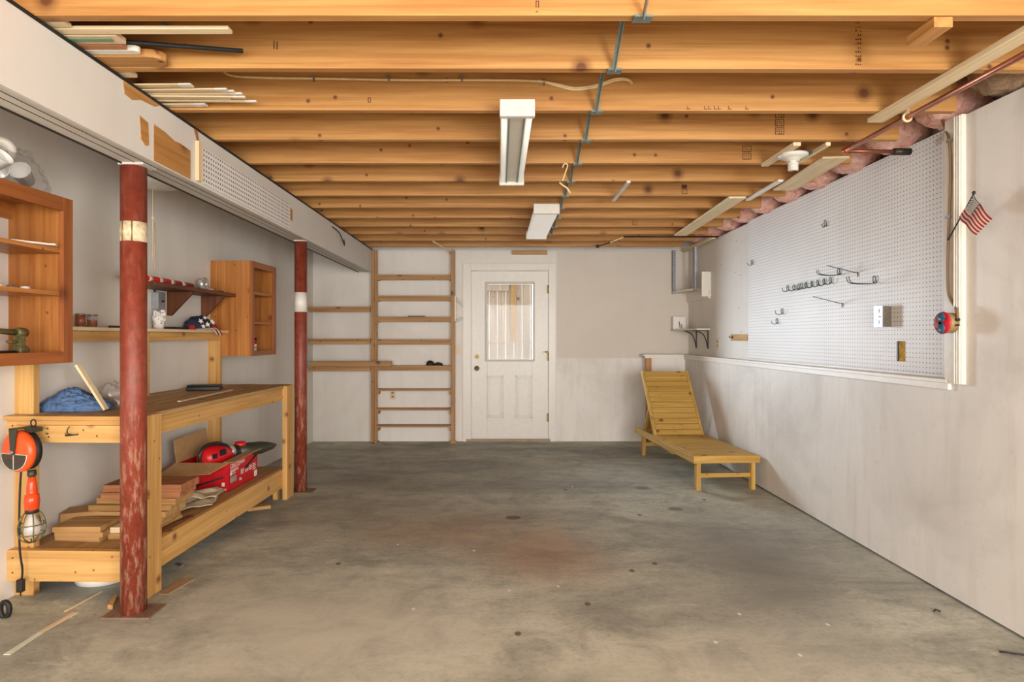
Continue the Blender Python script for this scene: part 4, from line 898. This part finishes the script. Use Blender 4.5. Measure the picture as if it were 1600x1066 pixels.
for i, (yt, yb2) in enumerate(((429,437.5),(462,471),(495,504.5),(529,538),(570,577.5),(607,611),(637.5,641.5),(664,669))):
    zt = Zp(yt if yt < VY else yt+1.5, yf); th = .02
    MB().box(x1, x2, yf+.002, D-.003, zt-th, zt).build('shelf', M['shelfpineX'], su, bevel=.001)
    if i < 5: MB().box(x1+.004, x2, yf+.03, yf+.05, zt-th-.042, zt-th).build('shelf_rail', M['shelfpineX'], su)
    for xx in (x1+.004, x2-.02): MB().box(xx, xx+.02, yf+.02, D-.004, zt-th-.045, zt-th).build('cleat', M['shelfpineY'], su)
# left short shelves
def lshelf(yt, yb2, lab, extra=0):
    zt = Zp(yt, 6.98); t = tag(MB().box(wx(7.0)+.004, x0, 6.98, D-.003, zt-.022, zt).build('alcove_shelf', M['shelfpineX'], bevel=.001), label=lab, cat='shelf', group='short shelves in the left back alcove')
    MB().box(wx(7.0)+.006, x0-.004, 7.0, 7.03, zt-.022-.038, zt-.022).build('shelf_rail', M['shelfpineX'], t)
lshelf(479.5, 487, 'top short pine shelf in the alcove behind the far post')
lshelf(530, 537, 'middle short pine shelf in the alcove behind the far post')
lshelf(572.5, 576.5, 'lowest short pine shelf in the alcove, under the loose board')
zt = Zp(572.5, 6.98)
lb = tag(MB().box(xe(482,6.95), xe(612,6.95), 6.94, 6.978, zt-.002, zt+.062).build('loose_board', M['shelfpineX'], bevel=.002), label='long loose board lying across alcove shelf and shelf rack', cat='board')
MB().box(xe(481,6.95)-.001, xe(484,6.95), 6.938, 6.98, zt-.003, zt+.063).build('painted_end', M['teal'], lb)
bh = empty('black_hose', (xe(678,7.08), 7.09, Zp(571.5)+.002), label='bundled black hose lying on the shelf rack', cat='hose')
mb = MB(); lump(mb, (-.045,0,0), .05, .035, .055, 3, .3, 4, 30, 18); lump(mb, (.05,0,0), .055, .03, .034, 7, .3, 4, 30, 18); mb.build('hose_coil', M['black'], bh)
tag(MB().box(xe(638,7.08), xe(664,7.08), 7.06, 7.12, Zp(495)+.0005, Zp(495)+.012).build('flat_tool', M['iron']), label='flat dark metal tool on the third shelf of the rack', cat='tool')
# white plastic bracket on the right upright
wb = empty('hook_bracket', (x3+.001, yf+.05, 0), label='white plastic bracket hook on the right upright of the rack', cat='bracket')
MB().box(0, .012, -.02, .02, Zp(502), Zp(463)).build('bracket_plate', M['white'], wb)
MB().tube([(.008,0,Zp(465)),(.10,-.01,Zp(478))], .009).build('bracket_arm', M['white'], wb); MB().tube([(.008,0,Zp(503)),(.10,-.01,Zp(496))], .009).build('bracket_arm', M['white'], wb)
# outlets
def outlet(x, z, lab, w=.07, h=.115, sw=False, side=None):
    t = empty('wall_outlet' if not sw else 'light_switch', (x, D, z), label=lab, cat='outlet' if not sw else 'switch')
    MB().box(-w/2, w/2, -.006, 0, -h/2, h/2).build('cover_plate', M['ivory'], t, bevel=.002)
    if sw: MB().box(-.006, .006, -.018, -.005, -.012, .012).build('toggle', M['ivory'], t)
    else:
        for s in (-1, 1): MB().box(-.016, .016, -.0085, -.005, s*.022-.012, s*.022+.012).build('socket', M['tan'], t, bevel=.002)
    return t
outlet(X(613), CZ-(617-VY)/128.5, 'ivory wall outlet on the back wall inside the shelf rack')
outlet(X(715.5), CZ-(546.5-VY)/128.5, 'ivory light switch left of the back door', sw=True)
t = outlet(0, 0, 'tan wall outlet in the right back corner above the ledge'); t.location = (RU, 6.19, 1.20); t.rotation_euler = (0,0,math.radians(90))
for ch in t.children: pass
t.rotation_euler = (0,0,-math.pi/2)
# ------------------------------------------------------------------ corner shelves
hs = empty('hanging_corner_shelf', (0,0,0), label='corner shelf hung from the ceiling on perforated metal straps', cat='shelf')
MB().prism([(2.09,7.15,1.80),(2.09,6.95,1.80),(2.20,6.655,1.80),(2.297,6.655,1.80),(2.297,7.15,1.80)], (0,0,.018)).build('shelf_board', M['cream'], hs)
for x, y, z1 in ((2.095,7.11,2.317),(2.20,6.655,2.288)):
    o = MB().box(x-.004, x+.034, y-.004, y, 1.79, z1).box(x-.004, x, y-.004, y+.034, 1.79, z1).build('metal_strap', M['steel'], hs)
    mb = MB()
    for i in range(18): mb.lathe([(.0065,-.0012),(.0065,.0)], (x+.016, y-.004, 1.82+i*.027), 'Y', 8)
    mb.build('strap_hole', M['iron'] if x < 2.15 else M['print'], o)
wp = empty('white_wall_box', (0,0,0), label='white boarded bracket box fixed on the right wall beside hanging shelf', cat='box')
MB().box(2.20, RU, 6.40, 6.42, 1.71, 1.98).build('end_board', M['white'], wp, bevel=.002); MB().box(2.28, RU, 6.42, 7.16, 1.69, 1.798).build('side_board', M['white'], wp)
mb = MB(); 
for x, z in ((2.285,1.75),(2.285,1.775),(2.27,1.735)): mb.lathe([(.004,-.002),(.004,0)], (x,6.40,z), 'Y', 8)
mb.build('nail_head', M['iron'], wp)
cs = empty('corner_shelf', (0,0,0), label='lower corner shelf on two dark iron brackets above the ledge', cat='shelf')
MB().prism([(2.08,7.16,1.345),(2.08,7.05,1.345),(2.15,6.41,1.345),(2.297,6.41,1.345),(2.297,7.16,1.345)], (0,0,.018)).build('shelf_board', M['cream'], cs, bevel=.002)
for y in (6.48, 6.86):
    MB().bar((2.293,y,1.14),(2.293,y,1.34),.014,.006).bar((2.14,y,1.341),(2.297,y,1.341),.014,.007).tube(smooth_path([(2.29,y,1.15),(2.275,y,1.23),(2.24,y,1.30),(2.17,y,1.338)]), .006).build('bracket', M['iron'], cs)
tb = empty('timer_box', (2.16, 7.06, 1.3635), label='small white control box with dark hooks on the lower corner shelf', cat='box')
MB().box(-.075, .075, 0, .08, 0, .15).build('box_body', M['paper'], tb, bevel=.003)
MB().tube([(-.005,-.004,.09),(-.005,-.018,.06),(.0,-.02,.02)], .004).tube([(.02,-.004,.06),(.02,-.02,.05),(.02,-.02,.01)], .004).build('hook', M['iron'], tb)
wk = empty('wood_hook_rail', (RU, 5.44, 1.265), label='small wooden hook block left of the pegboard', cat='hook rail')
MB().box(-.016, 0, 0, .38, -.03, .03).build('wood_strip', M['scrapY'], wk, bevel=.002)
MB().tube(smooth_path([(-.016,.33,.008),(-.045,.33,.0),(-.05,.33,.015)]), .004).lathe([(.012,-.019),(.012,-.016)], (0,.33,.0), 'X', 12).build('coat_hook', M['iron'], wk)
mb = MB()
for y, z in ((5.72,2.2),(6.1,2.02),(5.62,1.86),(5.65,1.55),(5.6,1.32),(5.75,1.9)): mb.lathe([(.006,-.0015),(.006,0)], (RU, y, z), 'X', 8)
tag(mb.build('wall_screws', M['iron']), label='scattered screw heads in the right wall left of the pegboard', cat='screws', kind='stuff')
# ------------------------------------------------------------------ pegboard and hooks
PBX = RU-.008
pb = empty('pegboard', (PBX, 0, 0), label='large white pegboard covering the recessed right wall', cat='pegboard')
hy0, hy1, hz0, hz1 = 3.325, 3.40, 1.13, 1.245
mb = MB(); mb.box(0, .007, 3.03, hy0, 1.075, 2.335); mb.box(0, .007, hy1, 5.43, 1.075, 2.335); mb.box(0, .007, hy0, hy1, 1.075, hz0); mb.box(0, .007, hy0, hy1, hz1, 2.335); mb.build('peg_panel', M['peg'], pb)
mb = MB(); mb.box(.004, .0078, hy0-.01, hy1+.01, hz0-.01, hz1+.01); mb.build('cut_opening', M['yellowfoam'], pb)
mb = MB(); mb.box(.0005, .004, hy1-.012, hy1, hz0, hz1); mb.build('opening_edge', M['iron'], pb)
def fromwall(px, py, xw): d = xw*F/(px-VX); return d, CZ-(py-VY)*d/F
gh = 'wire hooks on the pegboard'
def hook(px, py, length, curl, lab, double=False, long_straight=False):
    d, z = fromwall(px, py, PBX)
    t = empty('peg_hook', (PBX, d, z), label=lab, cat='hook', group=gh); r = .0026
    for dy in ((-.012, .012) if double else (0,)):
        mb = MB()
        if long_straight: pts = [(0,dy,0),(-.02,dy,.0),(-length,dy,.045)]; mb.tube(pts, r, 6); mb.tube([(-.002,dy,.0),(-.006,dy,-.028)], r, 6)
        else: mb.tube(smooth_path([(0,dy,0),(-.015,dy,-.012),(-length*.6,dy,-.014),(-length*.93,dy,-.004),(-length,dy,curl)], 5), r, 6)
        mb.build('hook_arm', M['wire'], t)
    if not long_straight: MB().tube(smooth_path([(-.004,-.014,-.01),(-.008,-.013,.02),(-.008,0,.034),(-.008,.013,.02),(-.004,.014,-.01)], 4), r, 6).build('hook_loop', M['wire'], t)
    return t
pos = [(1232,453),(1242,452),(1249,450.5),(1254,449.5),(1261,448),(1270,446.5),(1279,445),(1289,443),(1299,441)]
nm = ['first','second','third','fourth','fifth','sixth','seventh','eighth','ninth']
for i, (a, b) in enumerate(pos): hook(a, b, .05, .018, 'short curled wire hook, %s from the left in the pegboard row' % nm[i])
hook(1312, 427, .15, .022, 'long double-arm wire hook just above the row of curled hooks', True)
hook(1368, 440, .17, .03, 'long double-arm wire hook, right of the curled hook row', True)
hook(1341, 426, .20, 0, 'long straight rising wire hook above the other pegboard hooks', long_straight=True)
hook(1317, 474, .20, 0, 'long straight wire hook below the row of curled hooks', long_straight=True)
hook(1223, 489, .06, .02, 'single curled wire hook low on the left of the pegboard')
hook(1215, 504, .05, .012, 'lowest small wire hook on the pegboard')
hook(1176, 412, .05, .01, 'tiny wire hook at the left edge of the pegboard')
hook(1291, 352, .03, .01, 'tiny wire hook high on the pegboard')
gb = empty('steel_box', (PBX, 3.52, 1.33), label='grey steel electrical box mounted on the pegboard', cat='electrical box')
MB().box(-.05, 0, -.075, .0, 0, .12).build('box_body', plain('box_side', srgb(140,132,120), .45, .4), gb, bevel=.003)
MB().box(-.054, -.05, -.078, .003, -.003, .123).build('cover_plate', M['lavender_box'], gb, bevel=.001)
MB().lathe([(.012,-.057),(.012,-.054)], (0,-.0375,.092), 'X', 14).lathe([(.012,-.057),(.012,-.054)], (0,-.0375,.028), 'X', 14).box(-.062,-.054,-.055,-.02,.055,.062).build('knockout', M['steel'], gb)
# round red outlet box on the casing
rb = empty('round_outlet_box', (RX-.033, 2.815, 1.336), label='round red-faced outlet box with blue sockets on the casing', cat='outlet box')
MB().lathe([(.048,0),(.048,-.042),(.0,-.042)], (0,0,0), 'X', 28).build('box_body', M['tan'], rb)
MB().lathe([(0,-.052),(.05,-.05),(.054,-.044),(.05,-.042)], (0,0,0), 'X', 32).build('red_face', M['boxred'], rb)
for s in (-1, 1):
    MB().lathe([(0,-.056),(.022,-.055),(.024,-.051)], (0,0,s*.026), 'X', 18).build('blue_socket', M['boxblue'], rb)
mb = MB(); mb.box(-.0575,-.05,-.012,.012,-.006,.006); mb.prism([(-.0575,-.014,-.01),(-.0575,.014,-.01),(-.0575,0,.012)], (.006,0,0)); mb.box(-.0575,-.05,-.036,-.026,.018,.024); mb.box(-.0575,-.05,.022,.030,-.03,-.025); mb.build('socket_slot', M['black'], rb)
MB().lathe([(.008,-.01),(.008,.006)], (-.014,-.05,.014), 'Y', 10).tube([(-.02,-.05,-.012),(-.02,-.07,-.012)], .004).build('cord_clamp', M['iron'], rb)
# brown cable coming down the casing
xc = RX-.03
def oncas(px, py, x=xc): d = x*F/(px-VX); return Vector((x, d, CZ-(py-VY)*d/F))
bc = empty('brown_cable', (0,0,0), label='brown cable coming down the casing to the red outlet box', cat='cable')
cpts = [oncas(1471,184,2.19), oncas(1477,200,2.185), oncas(1483,220), oncas(1485.5,262), oncas(1483,340), oncas(1481,400), oncas(1481,445), oncas(1484,465), oncas(1494,482), Vector((xc-.012, 2.772, 1.40)), Vector((xc-.016,2.762,1.355))]
MB().tube(smooth_path(cpts), .0065).build('cable_sheath', M['cable_brown'], bc)
for p in (oncas(1483.5,220), oncas(1482,339)): MB().box(p.x-.009, p.x+.012, p.y-.012, p.y+.012, p.z-.006, p.z+.006).build('cable_clip', M['steel'], bc)
# small flag on a stick
fg = empty('small_flag', (0,0,0), label='small United States flag on a black stick tucked behind the cable', cat='flag')
A = Vector((2.158,2.835,1.735)); B = at(1521.6,303,2.62)
MB().tube([A, B], .0032, 8).lathe([(0,-.004),(.007,0),(.006,.01),(0,.014)], B, n=12).build('flag_stick', M['black'], fg)
P0, P1, P2, P3 = at(1521.5,304.5,2.62), at(1547.5,341,2.52), at(1522.5,366.5,2.60), at(1498.5,339.5,2.725)
NU, NV = 39, 52      # u along the hoist (13 stripes x3), v along the fly
def fpos(u, v):
    a = P0.lerp(P3, u); b = P1.lerp(P2, u); p = a.lerp(b, v); n = (P1-P0).cross(P3-P0).normalized()
    return p + n*(.010*math.sin(v*7.0+.8)*v) + (P3-P0).normalized()*(.006*math.sin(v*8.5))
def fmat(i, j):
    s = i//3
    if s < 7 and j < 21:
        return 2
    return 0 if s % 2 == 0 else 1
fo = MB().sheet(fpos, NU, NV, .0012, fmat).build('flag_cloth', [M['stripe_red'], M['stripe_white'], M['star_navy']], fg)
mb = MB(); nrm = (P1-P0).cross(P3-P0).normalized()
for r in range(9):
    for c in range(6 if r % 2 == 0 else 5):
        u = (r+.7)/9.4*.538; v = ((c+.6) if r % 2 == 0 else (c+1.1))/6.2*.40
        for sgn in (1, -1):
            c0 = fpos(u, v)+nrm*.001*sgn; a = (P1-P0).normalized(); b = nrm.cross(a)
            mb.prism([c0+(a*math.cos(math.pi*i/5)+b*math.sin(math.pi*i/5))*(.0042 if i % 2 == 0 else .0018) for i in range(10)], nrm*.0006*sgn)
mb.build('flag_stars', M['print'], fg)
# ------------------------------------------------------------------ chaise lounger
ch = empty('chaise_lounger', (1.878, 4.885, 0), math.radians(4.0), label='yellowish slatted wooden chaise lounger in the back right corner', cat='lounger')
hw = .283; zr0, zr1 = .225, .285; LN = 1.60
for s in (-1, 1):
    xo = s*hw; MB().box(min(xo, xo-s*.028), max(xo, xo-s*.028), -.0, LN, zr0, zr1).build('side_rail', M['chaiseY'], ch, bevel=.004)
MB().box(-hw+.0, hw, -.026, -.001, zr0+.003, zr1+.004).build('front_rail', M['chaiseX'], ch, bevel=.003)
n = 12; y = .008; w = (1.0)/n
for i in range(n): MB().box(-hw+.029, hw-.029, y, y+w-.008, zr1-.012, zr1+.006).build('seat_slat', M['chaiseX'], ch, bevel=.002); y += w
def cleg(x, y, tx, ty):
    MB().prism([(x-.018,y-.028,0),(x+.018,y-.028,0),(x+.018,y+.022,0),(x-.018,y+.022,0)], (tx,ty,zr0+.03)).build('leg', M['chaiseZ'], ch, bevel=.003)
for s in (-1, 1):
    cleg(s*(hw-.05), .02, -s*.0, .0); cleg(s*(hw-.05), 1.46, 0, -.03)
    for p in (0,):
        pass
MB().box(-hw+.06, hw-.06, .005, .028, .105, .14).build('stretcher', M['chaiseX'], ch, bevel=.002); MB().box(-hw+.06, hw-.06, 1.43, 1.455, .105, .14).build('stretcher', M['chaiseX'], ch)
# reclined back
br = empty('backrest', (0, 1.035, zr1-.01)); br.parent = ch
vec = Vector((0, .42, .615)); ln = vec.length; t_ = vec.normalized()
for s in (-1, 1):
    MB().bar((s*(hw-.042),-.01,-.02), Vector((s*(hw-.042),0,0))+t_*(ln+.015), .026, .045, up=(0,-t_.z,t_.y)).build('back_stile', M['chaiseZ'], br, bevel=.005)
nn = 12
for i in range(nn):
    c = t_*(ln*(i+.55)/nn); up = Vector((0,-t_.z,t_.y))
    MB().bar(Vector((-hw+.056,0,0))+c+up*.012, Vector((hw-.056,0,0))+c+up*.012, .056 if i < nn-1 else .06, .016, up=up).build('back_slat', M['chaiseX'], br, bevel=.002)
for s in (-1, 1): MB().bar((s*(hw-.075),1.30,.55), (s*(hw-.075),1.50,.24), .02, .03, up=(1,0,0)).build('back_prop', M['chaiseZ'], ch)
MB().box(-hw+.04, hw-.04, 1.05, 1.08, .19, .225).build('cross_bar', M['chaiseX'], ch); MB().box(-hw+.04, hw-.04, 1.46, 1.50, .235, .27).build('cross_bar', M['chaiseX'], ch)
MB().bar((-hw+.06,.60,.20),(-hw+.06,.95,.215),.02,.035).build('slide_runner', M['chaiseY'], ch)

# ------------------------------------------------------------------ light, camera
w = bpy.data.worlds.new('sky'); bpy.context.scene.world = w; w.use_nodes = True
bg = w.node_tree.nodes['Background']; bg.inputs[0].default_value = (1.0, .98, .95, 1); bg.inputs[1].default_value = 1.3
def area(name, loc, target, sx, sy, power, col, spread=None):
    l = bpy.data.lights.new(name, 'AREA'); l.shape = 'RECTANGLE'; l.size = sx; l.size_y = sy; l.energy = power; l.color = col
    o = bpy.data.objects.new(name, l); C.objects.link(o); o.location = loc
    if spread: l.spread = math.radians(spread)
    o.rotation_euler = (Vector(target)-Vector(loc)).to_track_quat('-Z', 'Y').to_euler(); return o
area('rear_fill_light', (0, -4.6, 1.2), (0, 4, 1.25), 4.2, 2.2, 410, (1, .98, .95))  # broad fill lamp added behind the camera; no garage door is built
area('yard_daylight', (-1.15, 8.75, 1.6), (.10, 7.2, 1.40), 1.7, 1.7, 330, (.80, .89, 1), 120)
area('side_fill_light', (2.12, -1.2, 1.4), (-2.3, 3.0, 1.2), 1.8, 1.2, 230, (1, .98, .95))  # extra fill lamp added to brighten the left wall; no window there
cam = bpy.data.cameras.new('camera'); co = bpy.data.objects.new('camera', cam); C.objects.link(co)
co.location = (0, 0, CZ); co.rotation_euler = (math.pi/2, 0, 0)
cam.sensor_width = 36; cam.lens = 36*F/1600; cam.shift_x = 20/1600; cam.shift_y = -6/1600; cam.clip_start = .05
bpy.context.scene.camera = co
vs = bpy.context.scene.view_settings; vs.view_transform = 'Standard'; vs.look = 'None'; vs.gamma = 1; vs.use_curve_mapping = False; vs.exposure = 0
